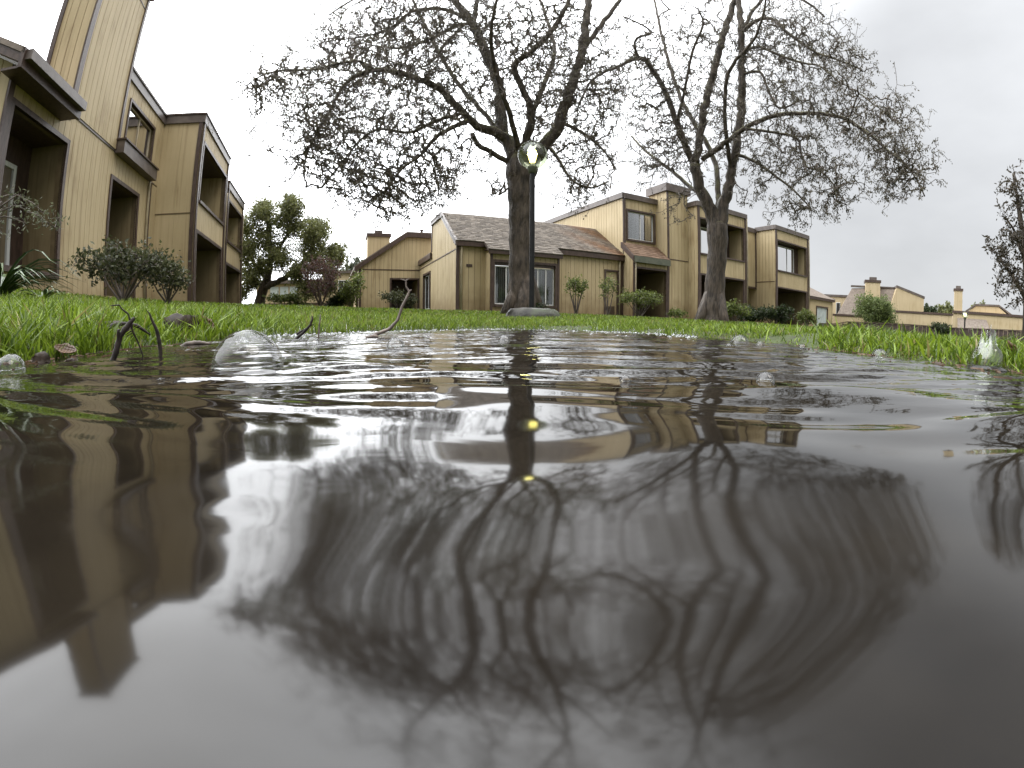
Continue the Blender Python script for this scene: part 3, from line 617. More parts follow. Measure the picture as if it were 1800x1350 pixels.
# ------------------------------------------------------------------ left row
t4 = empty('chimney_townhouse', OL_, ROT)
tag(t4, 'nearest tan townhouse on the left with the tall wide chimney', 'house')
f = Face(t4, 'y', -1.22, 1); O1 = (-6.90, -5.12, 1.16, 3.55); O2 = (-2.98, -1.38, 0.9, 3.50); W4 = (-2.55, -0.78, 4.62, 5.58)
wall(f, 'lower_wall', -7.1, 0.0, 0.3, 4.13, [O1, O2], bw=0.205)
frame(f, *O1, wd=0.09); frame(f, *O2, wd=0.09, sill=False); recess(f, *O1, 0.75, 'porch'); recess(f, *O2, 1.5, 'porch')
fi = Face(t4, 'y', -1.955, 1); window(fi, -6.85, -5.62, 1.2, 3.05, 0.06, (), fw=0.085, room=False, fmat='blind'); 
fi = Face(t4, 'y', -2.71, 1); mb = MB(); fi.box(mb, -2.9, -2.2, 0.03, 0.08, 0.9, 3.2); mb.build('door', M['door'], t4)
strip(f, 'belt_trim', -4.95, -0.3, 4.13, 4.17, 0.0, 0.035, 'fascia')
wall(f, 'upper_wall', -2.93, 0.0, 4.17, 6.03, [W4], bw=0.205); frame(f, *W4, wd=0.07); window(f, -2.53, -0.8, 4.64, 5.56, -0.05, (0.5,), blinds=(1,), fmat='pipe')
mb = MB(); f.box(mb, -3.02, -0.72, 0.02, 0.26, 4.10, 4.40); mb.build('sill_box', M['fascia'], t4); mb = MB(); f.box(mb, -3.05, -0.69, 0.0, 0.30, 4.40, 4.44); mb.build('sill_cap', M['trim'], t4)
strip(f, 'fascia', -2.93, 0.0, 6.03, 6.27, 0.0, 0.06, 'fascia'); strip(f, 'fascia_cap', -2.93, 0.0, 6.27, 6.33, -0.1, 0.09, 'trim')
mbox(t4, 'roof', 'roof_far', -7, -1.23, -2.9, 3.8, 6.10, 6.22)
# chimney shaft
CH = 8.30
fk = Face(t4, 'y', -1.19, 1); wall(fk, 'chimney', -5.25, -2.95, 4.18, CH, bw=0.205); wall(Face(t4, 'x', -5.25, -1), 'chimney_side', -1.92, -1.19, 4.0, CH, bw=0.2)
wall(Face(t4, 'x', -2.95, 1), 'chimney_side', -1.92, -1.19, 6.0, CH, bw=0.2); wall(Face(t4, 'y', -1.92, -1), 'chimney_back', -5.25, -2.95, 4.0, CH, boards=False)
strip(fk, 'corner_trim', -5.29, -5.13, 4.18, CH, 0.019, 0.05, 'trim'); strip(fk, 'corner_trim', -3.03, -2.92, 4.18, CH, 0.019, 0.05, 'trim'); strip(fk, 'belt_trim', -5.12, -3.04, 7.9, 7.93, 0.019, 0.03, 'trim')
strip(Face(t4, 'x', -5.25, -1), 'corner_trim', -1.95, -1.85, 4.2, CH, 0.02, 0.05); mbox(t4, 'chimney_cap', 'fascia', -2.02, -1.08, -5.37, -2.83, CH, CH + 0.14)
# near part with its own sloping roof
mb = MB(); mb.prism([(-0.80, -7.45, 4.16), (-0.80, -5.45, 4.16), (-4.6, -5.45, 6.05), (-4.6, -7.45, 6.05)], (0, 0, -0.10)); mb.build('lower_roof', M['roof_far'], t4)
mb = MB(); f.box(mb, -7.45, -5.45, 0.36, 0.43, 3.84, 4.16); mb.build('eave_fascia', M['trim'], t4); mb = MB(); f.box(mb, -7.4, -5.48, 0.43, 0.54, 3.98, 4.14); mb.build('gutter', M['fascia'], t4)
mb = MB(); f.box(mb, -7.4, -5.45, 0.02, 0.36, 3.86, 3.90); mb.build('soffit', M['trim'], t4)
fn = Face(t4, 'x', -7.1, -1); wall(fn, 'near_end_wall', -4.6, -1.22, 0.3, [(-4.6, 5.85), (-1.22, 4.13)], bw=0.205); strip(f, 'corner_trim', -7.14, -7.0, 0.3, 3.84, 0.02, 0.06)
mb = MB(); P = fn.pt; mb.prism([P(-0.80, 0.25, 4.16), P(-4.6, 0.25, 6.05), P(-4.6, 0.25, 5.80), P(-0.80, 0.25, 3.91)], (0, -0.08, 0)); mb.build('rake_board', M['trim'], t4)
downspout(t4, -1.16, -0.70, 0.6, 4.1); strip(f, 'corner_trim', -0.60, -0.50, 0.3, 4.12, 0.02, 0.05)

def wing(name, label, y0, y1, top, up, lo, setback, zb):
    t = empty(name, OL_, ROT); tag(t, label, 'house')
    f = Face(t, 'y', 0.0, 1); wall(f, 'front_wall', y0, y1, 0.3, top - 0.3, [up, lo], bw=0.205)
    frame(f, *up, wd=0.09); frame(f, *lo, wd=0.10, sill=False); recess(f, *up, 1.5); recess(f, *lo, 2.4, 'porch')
    fs = Face(t, 'x', y0, -1); wall(fs, 'side_wall', setback, -0.0, 0.3, top - 0.3, bw=0.61, gap=0.004); strip(fs, 'belt_trim', setback + 0.02, -0.1, zb, zb + 0.03, 0.018, 0.03, 'groove')
    strip(f, 'corner_trim', y0 - 0.02, y0 + 0.11, 0.3, top - 0.3, 0.02, 0.06); strip(f, 'corner_trim', y1 - 0.11, y1 + 0.02, 0.3, top - 0.3, 0.02, 0.06); strip(fs, 'corner_trim', -0.11, 0.0, 0.3, top - 0.3, 0.02, 0.06)
    strip(f, 'fascia', y0 - 0.07, y1 + 0.07, top - 0.3, top - 0.05, 0.0, 0.07, 'fascia'); strip(f, 'fascia_cap', y0 - 0.1, y1 + 0.1, top - 0.05, top, -0.2, 0.1, 'trim')
    strip(fs, 'fascia', setback, -0.0, top - 0.3, top - 0.05, 0.0, 0.07, 'fascia'); strip(fs, 'fascia_cap', setback, -0.2, top - 0.05, top, -0.2, 0.1, 'trim')
    wall(Face(t, 'x', y1, 1), 'end_wall', -6, 0, 0.3, top - 0.3, boards=False); mbox(t, 'roof', 'roof_far', -5, -0.21, y0 + 0.2, y1 - 0.1, top - 0.2, top - 0.12)
    fi = Face(t, 'y', -1.49, 1); window(fi, up[0] + 0.1, up[1] - 0.9, up[2] + 0.05, up[3] - 0.2, 0.07, (0.5,), fw=0.06, blinds=(0,), room=False)
    fi = Face(t, 'y', -2.39, 1); window(fi, lo[0] + 0.2, lo[1] - 1.2, lo[2] + 0.1, lo[3] - 0.3, 0.07, (0.5,), fw=0.05, room=False)
    return t
w1 = wing('balcony_townhouse', 'tan townhouse wing with upper balcony and dark porch, right of the tall chimney', 0.02, 3.85, 6.36, (0.32, 3.62, 3.80, 5.50), (0.28, 3.50, 0.75, 2.82), -1.22, 3.33)
w2 = wing('far_balcony_townhouse', 'lower tan balcony wing at the far end of the left row', 4.2, 7.45, 5.56, (4.42, 7.24, 3.36, 4.84), (4.38, 7.30, 0.7, 2.43), -1.6, 2.9)
wall(Face(w1, 'y', -0.6, 1), 'gap_wall', 3.86, 4.19, 0.3, 5.4, boards=False)
for q, (o, yy) in enumerate(((w1, 3.9), (w2, 7.5))): downspout(o, 0.05, yy, 0.5, 5.0)

# ------------------------------------------------------------------ far houses on the right
fh = empty('far_house', (32.37, 31.26, 0), R(-38)); tag(fh, 'far tan house with brown mansard roof and box chimney, behind the round bush', 'house')
mb = MB(); mb.prism([(-4.9, 0, 1.6), (0.1, 0, 1.6), (0.72, 1.2, 4.70), (-3.32, 1.2, 4.45)], (0, 0.2, 0.05)); mb.build('mansard_roof', M['roof_far'], fh)
mb = MB(); mb.prism([(0.15, -0.02, 0.3), (3.23, -0.02, 0.3), (3.23, -0.02, 3.82), (0.76, -0.02, 4.66), (0.15, -0.02, 2.9)], (0, 7, 0)); mb.build('wall', M['siding_far'], fh)
mb = MB(); mb.prism([(0.70, -0.08, 4.62), (3.30, -0.08, 3.78), (3.30, -0.08, 3.98), (0.70, -0.08, 4.82)], (0, 7.2, 0)); mb.build('rake_board', M['fascia'], fh)
mbox(fh, 'ridge_cap', 'fascia', -3.4, 0.75, 1.1, 1.6, 4.62, 4.76); cm = mbox(fh, 'chimney', 'siding_far', -2.08, -0.74, 0.4, 1.5, 3.2, 5.0); mbox(fh, 'chimney_band', 'trim', -2.16, -0.66, 0.32, 1.58, 5.0, 5.22); mbox(fh, 'chimney_cap', 'fascia', -1.7, -1.04, 0.6, 1.2, 5.22, 5.50)
mbox(fh, 'left_wall', 'siding_far', -7.5, -3.4, 2.2, 6, 0.3, 3.72); mbox(fh, 'left_fascia', 'fascia', -7.6, -3.3, 2.1, 6.1, 3.72, 3.92); mbox(fh, 'window', 'white', -4.75, -4.35, 2.12, 2.2, 2.1, 3.2); mbox(fh, 'window_glass', 'dark', -4.71, -4.39, 2.08, 2.12, 2.15, 3.15)
f = Face(fh, 'x', -2.5, -1)
wb = tag(empty('garden_wall', (0, 0, 0)), 'low tan garden wall with brown cap, behind the dark fence', 'wall')
for (x0, y0, x1, y1, zt) in ((23.0, 27.75, 25.4, 25.5, 1.52), (26.2, 24.7, 28.9, 21.6, 1.98)):
    L_ = math.hypot(x1 - x0, y1 - y0); ux, uy = (x1 - x0) / L_, (y1 - y0) / L_; nx, ny = -uy * 0.15, ux * 0.15
    MB().prism([(x0, y0, 0.3), (x1, y1, 0.3), (x1, y1, zt), (x0, y0, zt)], (nx, ny, 0)).build('wall_panel', M['siding_far'], wb)
    MB().prism([(x0 - ux * .1 - nx * .4, y0 - uy * .1 - ny * .4, zt), (x1 + ux * .1 - nx * .4, y1 + uy * .1 - ny * .4, zt), (x1 + ux * .1 - nx * .4, y1 + uy * .1 - ny * .4, zt + 0.14), (x0 - ux * .1 - nx * .4, y0 - uy * .1 - ny * .4, zt + 0.14)], (nx * 1.8, ny * 1.8, 0)).build('wall_cap', M['trim'], wb)
f2 = empty('far_low_house', (39.79, 26.84, 0), R(-50)); tag(f2, 'far low house with slim tall chimney at the right edge', 'house')
mbox(f2, 'wall', 'siding_far', -2.2, 6.5, 0.0, 6, 0.3, 2.9); mbox(f2, 'fascia', 'trim', -2.3, 6.6, -0.12, 0.0, 2.86, 3.08); MB().box(-2.1, -1.35, 0.3, 1.0, 2.9, 4.85).build('chimney', M['siding_far'], f2); mbox(f2, 'chimney_band', 'trim', -2.17, -1.28, 0.23, 1.07, 4.85, 5.05); mbox(f2, 'chimney_cap', 'fascia', -1.95, -1.5, 0.4, 0.9, 5.05, 5.3)
MB().prism([(-1.0, 1.5, 2.9), (3.4, 1.5, 2.9), (2.2, 1.5, 3.75), (0.05, 1.5, 3.70)], (0, 4, 0)).build('upper_wall', M['siding_far'], f2)
MB().prism([(-1.1, 1.4, 2.95), (0.02, 1.4, 3.72), (2.25, 1.4, 3.77), (3.6, 1.4, 2.95), (3.6, 1.4, 3.12), (2.25, 1.4, 3.93), (0.0, 1.4, 3.88), (-1.1, 1.4, 3.12)], (0, 4.2, 0)).build('upper_roof', M['fascia'], f2)
MB().prism([(-1.8, -0.9, 1.3), (1.3, -0.9, 1.3), (0.9, -0.1, 2.4), (-1.8, -0.1, 2.4)], (0, 0.05, 0.06)).build('lean_to_roof', M['roof_far'], f2)

# dark board fence, board by board
fe = tag(empty('board_fence', (0, 0, 0)), 'low dark brown board fence beyond the lawn on the right', 'fence')
FP = [(16.6, 21.35, 0.66), (17.34, 20.70, 0.68), (17.81, 20.29, 0.83), (20.24, 17.87, 0.88), (21.63, 16.16, 0.86), (23.59, 13.13, 0.98), (25.4, 10.0, 0.98)]
proto = {}
for i in range(len(FP) - 1):
    (x0, y0, za), (x1, y1, zb_) = FP[i], FP[i + 1]; L_ = math.hypot(x1 - x0, y1 - y0); n = max(2, int(L_ / 0.22)); an = math.atan2(y1 - y0, x1 - x0)
    me = MB().box(0, L_ / n - 0.012, -0.02, 0.02, 0.0, 1.0).mesh('board', M['fence'])
    for k in range(n):
        o = bpy.data.objects.new('board', me); link(o, fe); q = (k + 0.0) / n
        o.location = (x0 + (x1 - x0) * q, y0 + (y1 - y0) * q, 0.2); o.rotation_euler = (0, 0, an); o.scale = (1, random.uniform(.8, 1.3), (za + (zb_ - za) * q) - 0.2 + random.uniform(-0.012, 0.012))
    ux, uy = (x1 - x0) / L_, (y1 - y0) / L_
    MB().prism([(x0 + uy * 0.06, y0 - ux * 0.06, za), (x1 + uy * 0.06, y1 - ux * 0.06, zb_), (x1 + uy * 0.06, y1 - ux * 0.06, zb_ + 0.05), (x0 + uy * 0.06, y0 - ux * 0.06, za + 0.05)], (-uy * 0.12, ux * 0.12, 0)).build('fence_cap', M['trim'], fe)

# houses glimpsed between the left row and the gabled house
bh = empty('background_house', (-12.6, 31.6, 0), R(20)); tag(bh, 'distant tan house with white window, seen past the purple shrub', 'house')
mbox(bh, 'wall', 'siding_far', -1.2, 4.0, 0, 5, 0.5, 3.85); mbox(bh, 'fascia', 'fascia', -1.3, 4.1, -0.15, 5, 3.85, 4.05); wn = mbox(bh, 'window', 'white', -0.05, 0.75, -0.04, 0.0, 2.4, 3.35); mbox(wn, 'pane', 'dark', 0.0, 0.33, -0.06, -0.045, 2.46, 3.3); mbox(wn, 'pane', 'dark', 0.38, 0.70, -0.06, -0.045, 2.46, 3.3)
bp_ = tag(empty('background_garage', (-16.5, 29.6, 0), R(26)), 'distant low tan garage with pale doors under the dark tree', 'garage')
mbox(bp_, 'wall', 'siding_far', -1.6, 3.2, 0, 4, 0.4, 3.1); mbox(bp_, 'fascia', 'fascia', -1.7, 3.3, -0.3, 4.1, 3.1, 3.35)
for k in range(3): mbox(bp_, 'door', 'garage_door', -0.6 + k * 0.7, 0.0 + k * 0.7, -0.04, 0.0, 2.0, 2.9)
lw = tag(empty('low_wall', (-13.3, 23.4, 0), R(27)), 'long low beige wall with dark cap behind the leaning tree', 'wall')
mbox(lw, 'wall_panel', 'siding_far', -2.0, 5.0, 0, 0.15, 0.4, 1.25); mbox(lw, 'wall_cap', 'trim', -2.1, 5.1, -0.05, 0.2, 1.25, 1.38)

LIMBS1 = [
  [(0.26, 10.0, 0.22, 0.402), (0.22, 10.0, 0.42, 0.339), (0.19, 10.0, 0.92, 0.29), (0.17, 10.0, 1.94, 0.269), (0.15, 10.0, 2.99, 0.288), (0.14, 10.0, 3.55, 0.333)],
  [(0.08, 10.0, 3.64, 0.24), (-0.01, 10.11, 4.03, 0.219), (-0.26, 10.21, 4.61, 0.19), (-0.33, 10.32, 5.31, 0.168), (-0.38, 10.43, 5.96, 0.158), (-0.83, 10.51, 7.28, 0.145), (-1.11, 10.6, 8.05, 0.134), (-1.6, 10.64, 8.85, 0.105), (-2.05, 10.68, 9.95, 0.093), (-2.63, 10.66, 11.3, 0.079), (-3.02, 10.67, 12.97, 0.064), (-3.13, 10.75, 14.93, 0.047)],
  [(-0.11, 10.0, 4.15, 0.163), (-0.46, 9.87, 4.43, 0.136), (-0.93, 9.72, 4.58, 0.115), (-1.22, 9.57, 4.9, 0.102), (-1.64, 9.39, 5.31, 0.096), (-2.2, 9.16, 5.54, 0.082), (-2.58, 8.94, 5.57, 0.075), (-2.97, 8.69, 5.53, 0.067), (-3.32, 8.44, 5.23, 0.053), (-3.5, 8.24, 4.83, 0.038), (-3.62, 8.06, 4.24, 0.031), (-3.82, 7.84, 3.53, 0.024), (-3.87, 7.68, 3.02, 0.017)],
  [(-2.91, 8.52, 5.42, 0.046), (-3.14, 8.29, 5.53, 0.039), (-3.57, 7.97, 5.33, 0.032), (-3.81, 7.71, 5.1, 0.028), (-4.29, 7.3, 4.94, 0.025), (-4.57, 6.97, 4.7, 0.018), (-4.7, 6.72, 4.39, 0.015)],
  [(-1.0, 9.45, 4.52, 0.066), (-1.46, 9.27, 4.21, 0.058), (-1.73, 9.1, 3.88, 0.05), (-1.89, 8.95, 3.54, 0.037), (-2.19, 8.76, 3.23, 0.03), (-2.44, 8.58, 2.78, 0.023), (-2.63, 8.4, 2.21, 0.017)],
  [(-1.16, 9.43, 4.69, 0.053), (-1.69, 9.4, 4.51, 0.046), (-2.25, 9.33, 4.24, 0.04), (-2.89, 9.21, 4.32, 0.033), (-3.29, 9.13, 4.05, 0.03), (-3.65, 9.04, 3.52, 0.026), (-3.95, 8.97, 3.1, 0.019)],
  [(-0.08, 10.0, 3.64, 0.08), (-0.46, 9.92, 3.91, 0.074), (-0.84, 9.83, 4.12, 0.067), (-0.94, 9.75, 4.34, 0.061)],
  [(0.19, 10.0, 3.87, 0.148), (0.31, 9.9, 4.33, 0.122), (0.38, 9.79, 4.67, 0.116), (0.36, 9.69, 4.96, 0.103), (0.2, 9.6, 5.39, 0.09), (-0.02, 9.5, 5.94, 0.091), (0.35, 9.39, 6.26, 0.078), (0.79, 9.27, 6.77, 0.072), (1.12, 9.13, 7.36, 0.067), (1.37, 9.0, 8.02, 0.061), (1.76, 8.83, 8.86, 0.055), (1.93, 8.69, 9.87, 0.05), (1.86, 8.6, 11.15, 0.036)],
  [(0.4, 9.99, 3.69, 0.214), (0.62, 10.04, 4.05, 0.184), (1.03, 10.06, 4.76, 0.168), (1.27, 10.08, 5.58, 0.153), (1.45, 10.11, 6.17, 0.142), (1.62, 10.14, 6.89, 0.132), (1.79, 10.17, 7.98, 0.123), (1.9, 10.21, 8.72, 0.111), (2.05, 10.23, 9.92, 0.099), (1.94, 10.31, 11.16, 0.087), (1.53, 10.43, 12.69, 0.073), (1.45, 10.5, 14.74, 0.046)],
  [(1.61, 10.28, 6.87, 0.086), (2.07, 10.35, 7.72, 0.082), (2.64, 10.37, 8.66, 0.069), (3.04, 10.42, 9.47, 0.054), (3.51, 10.42, 10.33, 0.038)],
  [(0.74, 10.17, 4.24, 0.055), (0.92, 10.0, 3.96, 0.047), (1.09, 9.82, 3.56, 0.04), (1.31, 9.63, 3.17, 0.032), (1.65, 9.42, 2.99, 0.025), (1.97, 9.19, 3.09, 0.019)],
  [(1.07, 10.14, 4.83, 0.064), (1.41, 10.2, 4.72, 0.05), (1.81, 10.24, 4.47, 0.043), (2.15, 10.28, 4.14, 0.028), (2.38, 10.33, 3.74, 0.021)],
  [(-1.13, 10.74, 8.16, 0.076), (-1.82, 10.51, 8.47, 0.068), (-2.51, 10.23, 8.31, 0.059), (-2.78, 10.02, 7.94, 0.049), (-3.02, 9.81, 7.44, 0.04), (-3.45, 9.53, 7.09, 0.031), (-4.01, 9.16, 6.8, 0.023)],
  [(-0.99, 10.65, 7.93, 0.067), (-1.35, 10.51, 7.96, 0.058), (-1.93, 10.32, 7.48, 0.049), (-2.31, 10.14, 7.15, 0.04), (-2.81, 9.91, 6.87, 0.031), (-3.38, 9.62, 6.84, 0.023)],
  [(-1.34, 10.72, 8.07, 0.051), (-1.82, 10.49, 7.21, 0.048), (-1.9, 10.33, 6.85, 0.039), (-2.13, 10.13, 6.44, 0.031), (-2.48, 9.89, 6.21, 0.022)],
  [(-1.09, 10.74, 8.12, 0.076), (-1.05, 10.88, 8.71, 0.07), (-1.01, 11.02, 9.52, 0.064), (-0.59, 11.18, 10.33, 0.057), (-0.12, 11.33, 11.84, 0.051), (-0.31, 11.46, 13.68, 0.045), (-0.15, 11.6, 15.82, 0.037)],
  [(-1.6, 10.68, 8.88, 0.061), (-2.35, 10.46, 9.14, 0.053), (-3.21, 10.15, 9.09, 0.044), (-3.99, 9.8, 8.62, 0.034), (-4.55, 9.47, 7.9, 0.025)],
  [(0.15, 10.0, 3.67, 0.094), (0.36, 10.55, 4.92, 0.088), (0.74, 11.1, 6.36, 0.08), (1.1, 11.63, 7.82, 0.071), (0.92, 12.21, 9.5, 0.058), (0.62, 12.78, 11.43, 0.043)],
  [(0.11, 10.0, 3.73, 0.08), (-0.61, 10.63, 5.11, 0.074), (-1.56, 11.19, 6.6, 0.074), (-2.35, 11.72, 8.33, 0.064), (-3.27, 12.17, 10.56, 0.052)],
  [(0.15, 10.0, 3.73, 0.087), (-0.05, 9.35, 4.43, 0.071), (-0.41, 8.69, 5.4, 0.058), (-0.45, 8.04, 6.1, 0.044), (-0.18, 7.4, 7.08, 0.026)],
]
LOBES1 =  [(-2.62, 9.13, 4.91, 3.36, 2.0, 2.28, 1500), (-3.42, 8.32, 4.08, 1.86, 1.5, 1.36, 420), (0.98, 9.85, 5.36, 1.55, 2.0, 2.54, 620), (-1.47, 10.09, 7.32, 3.78, 2.0, 1.73, 620), (-4.31, 7.21, 4.56, 0.84, 1.0, 0.72, 148), (-3.65, 7.79, 3.64, 0.7, 1.0, 0.88, 117), (-3.52, 8.5, 5.68, 1.22, 1.4, 0.88, 180), (-2.96, 9.76, 7.4, 1.9, 1.6, 1.19, 600), (-2.05, 9.17, 5.77, 1.25, 1.5, 0.76, 117), (-3.01, 8.69, 3.18, 0.92, 1.3, 0.86, 117), (-2.02, 9.08, 3.12, 0.99, 1.4, 0.92, 126), (-1.38, 9.5, 3.5, 0.71, 1.0, 0.77, 63), (-2.38, 8.68, 2.54, 0.94, 0.9, 0.59, 148), (-3.11, 8.34, 2.84, 0.82, 0.9, 0.59, 117), (-1.57, 9.27, 2.91, 0.74, 0.9, 0.56, 90), (2.03, 10.1, 5.88, 0.89, 1.2, 1.79, 135), (-1.79, 9.43, 4.72, 0.94, 1.2, 0.67, 72), (-1.53, 10.39, 7.91, 1.82, 1.8, 1.49, 420), (0.32, 9.59, 6.94, 1.78, 1.9, 1.64, 480), (1.94, 10.42, 7.63, 1.48, 1.6, 1.48, 135), (0.73, 9.97, 5.41, 1.29, 1.6, 0.86, 90), (1.72, 9.75, 3.91, 0.73, 1.1, 0.67, 90), (1.37, 9.6, 3.03, 0.77, 0.9, 0.51, 67), (-0.39, 9.29, 2.9, 0.32, 0.6, 0.32, 20), (-0.52, 8.98, 4.86, 0.77, 1.2, 0.64, 54), (0.65, 10.18, 9.97, 3.94, 2.2, 1.25, 148), (-3.01, 9.75, 9.54, 2.81, 1.8, 1.05, 90), (-0.12, 10.3, 12.57, 3.88, 2.0, 1.63, 189), (-2.71, 10.25, 12.16, 2.63, 1.6, 1.42, 108), (2.32, 10.14, 12.58, 2.46, 1.6, 1.43, 99), (-0.14, 10.4, 15.17, 3.46, 1.6, 1.39, 108)]
LIMBS2 = [
  [(5.09, 10.86, 0.06, 0.422), (5.1, 10.86, 0.32, 0.347), (5.11, 10.86, 1.19, 0.257), (5.17, 10.83, 2.07, 0.252), (5.18, 10.83, 2.59, 0.27)],
  [(5.14, 10.84, 2.69, 0.263), (5.0, 10.84, 3.11, 0.209), (4.75, 10.87, 3.7, 0.172), (4.63, 10.85, 4.29, 0.166)],
  [(4.63, 10.85, 4.29, 0.11), (4.43, 10.82, 4.61, 0.103), (4.18, 10.8, 5.37, 0.096), (3.94, 10.77, 6.15, 0.09), (3.59, 10.77, 6.89, 0.083), (3.26, 10.76, 7.24, 0.076), (2.71, 10.8, 6.94, 0.049), (2.03, 10.83, 6.5, 0.04), (1.75, 10.77, 6.0, 0.031), (1.53, 10.69, 5.41, 0.023)],
  [(3.18, 10.53, 7.08, 0.049), (3.06, 10.46, 7.35, 0.041), (3.11, 10.34, 7.59, 0.041), (3.44, 10.13, 7.71, 0.033), (2.82, 10.22, 8.15, 0.025)],
  [(4.11, 10.63, 5.37, 0.047), (4.28, 10.35, 6.2, 0.044), (4.48, 10.04, 7.22, 0.041), (4.71, 9.72, 7.87, 0.034), (4.56, 9.57, 8.27, 0.025)],
  [(4.63, 10.85, 4.32, 0.134), (4.75, 10.9, 4.69, 0.128), (4.98, 10.89, 5.83, 0.125), (5.34, 10.82, 7.05, 0.123), (5.77, 10.7, 8.43, 0.121), (6.19, 10.57, 9.55, 0.107), (6.5, 10.48, 10.67, 0.092), (6.62, 10.51, 12.22, 0.077), (6.6, 10.63, 14.01, 0.059), (6.81, 10.6, 15.8, 0.038)],
  [(4.8, 10.78, 4.41, 0.079), (5.19, 10.43, 4.72, 0.079), (5.6, 10.06, 5.06, 0.071), (5.99, 9.66, 5.28, 0.071), (6.39, 9.22, 5.34, 0.062), (6.98, 8.59, 5.21, 0.054), (7.37, 8.07, 4.93, 0.049), (7.64, 7.61, 4.43, 0.044), (7.78, 7.26, 3.99, 0.036), (7.84, 6.97, 3.71, 0.028), (7.88, 6.7, 3.32, 0.02), (7.87, 6.49, 2.88, 0.017)],
  [(5.56, 9.72, 4.98, 0.046), (6.0, 9.38, 4.86, 0.038), (6.5, 8.96, 4.63, 0.038), (6.51, 8.87, 4.25, 0.033), (6.56, 8.75, 3.85, 0.029), (6.78, 8.49, 3.7, 0.022), (6.98, 8.24, 3.29, 0.018)],
  [(7.21, 7.9, 4.8, 0.029), (7.26, 7.69, 5.05, 0.026), (7.3, 7.48, 5.32, 0.022), (7.37, 7.23, 5.03, 0.018), (7.5, 6.91, 4.67, 0.014)],
  [(5.23, 10.8, 2.75, 0.24), (5.32, 10.78, 3.11, 0.195), (5.54, 10.68, 4.02, 0.151), (5.77, 10.58, 5.09, 0.14), (5.97, 10.49, 6.19, 0.136), (6.09, 10.44, 7.4, 0.125), (6.21, 10.39, 8.7, 0.112), (6.28, 10.38, 9.62, 0.097), (6.36, 10.35, 10.63, 0.091), (6.7, 10.15, 11.91, 0.075), (7.22, 9.81, 13.36, 0.057), (7.57, 9.57, 15.02, 0.036)],
  [(6.2, 10.27, 8.39, 0.074), (6.47, 9.97, 8.63, 0.065), (6.76, 9.64, 8.55, 0.055), (6.96, 9.35, 7.98, 0.053), (7.16, 9.05, 7.49, 0.043), (7.35, 8.75, 7.08, 0.034), (7.63, 8.36, 6.76, 0.029), (7.9, 7.94, 6.37, 0.024)],
  [(6.14, 10.31, 7.63, 0.054), (6.33, 9.96, 7.71, 0.044), (6.78, 9.41, 7.17, 0.043), (7.04, 8.96, 6.8, 0.033), (7.24, 8.54, 6.52, 0.028), (7.42, 8.12, 5.86, 0.023)],
  [(6.08, 10.35, 6.99, 0.044), (6.38, 10.04, 6.95, 0.043), (6.46, 9.88, 6.31, 0.038), (6.58, 9.68, 5.74, 0.033), (6.9, 9.33, 5.82, 0.024)],
  [(6.19, 10.4, 8.37, 0.065), (6.77, 10.24, 9.45, 0.058), (7.47, 9.96, 10.0, 0.05), (8.16, 9.64, 9.56, 0.04), (8.56, 9.51, 9.09, 0.03)],
  [(5.64, 10.59, 4.65, 0.057), (5.94, 10.25, 4.42, 0.048), (6.22, 9.91, 4.05, 0.039), (6.58, 9.49, 3.55, 0.03), (6.81, 9.14, 3.08, 0.022)],
  [(4.98, 10.92, 3.42, 0.07), (4.78, 11.55, 3.88, 0.066), (4.46, 12.21, 4.56, 0.061), (4.01, 12.89, 5.29, 0.046), (3.66, 13.51, 6.08, 0.038)],
  [(5.2, 10.82, 2.96, 0.093), (5.4, 11.33, 4.71, 0.084), (4.92, 12.14, 6.78, 0.074), (4.76, 12.79, 9.0, 0.062), (4.77, 13.38, 11.62, 0.046)],
  [(5.55, 10.64, 4.18, 0.072), (5.24, 10.18, 5.23, 0.063), (5.17, 9.6, 6.39, 0.056), (5.6, 8.7, 7.12, 0.039), (5.68, 7.98, 8.01, 0.024)],
]
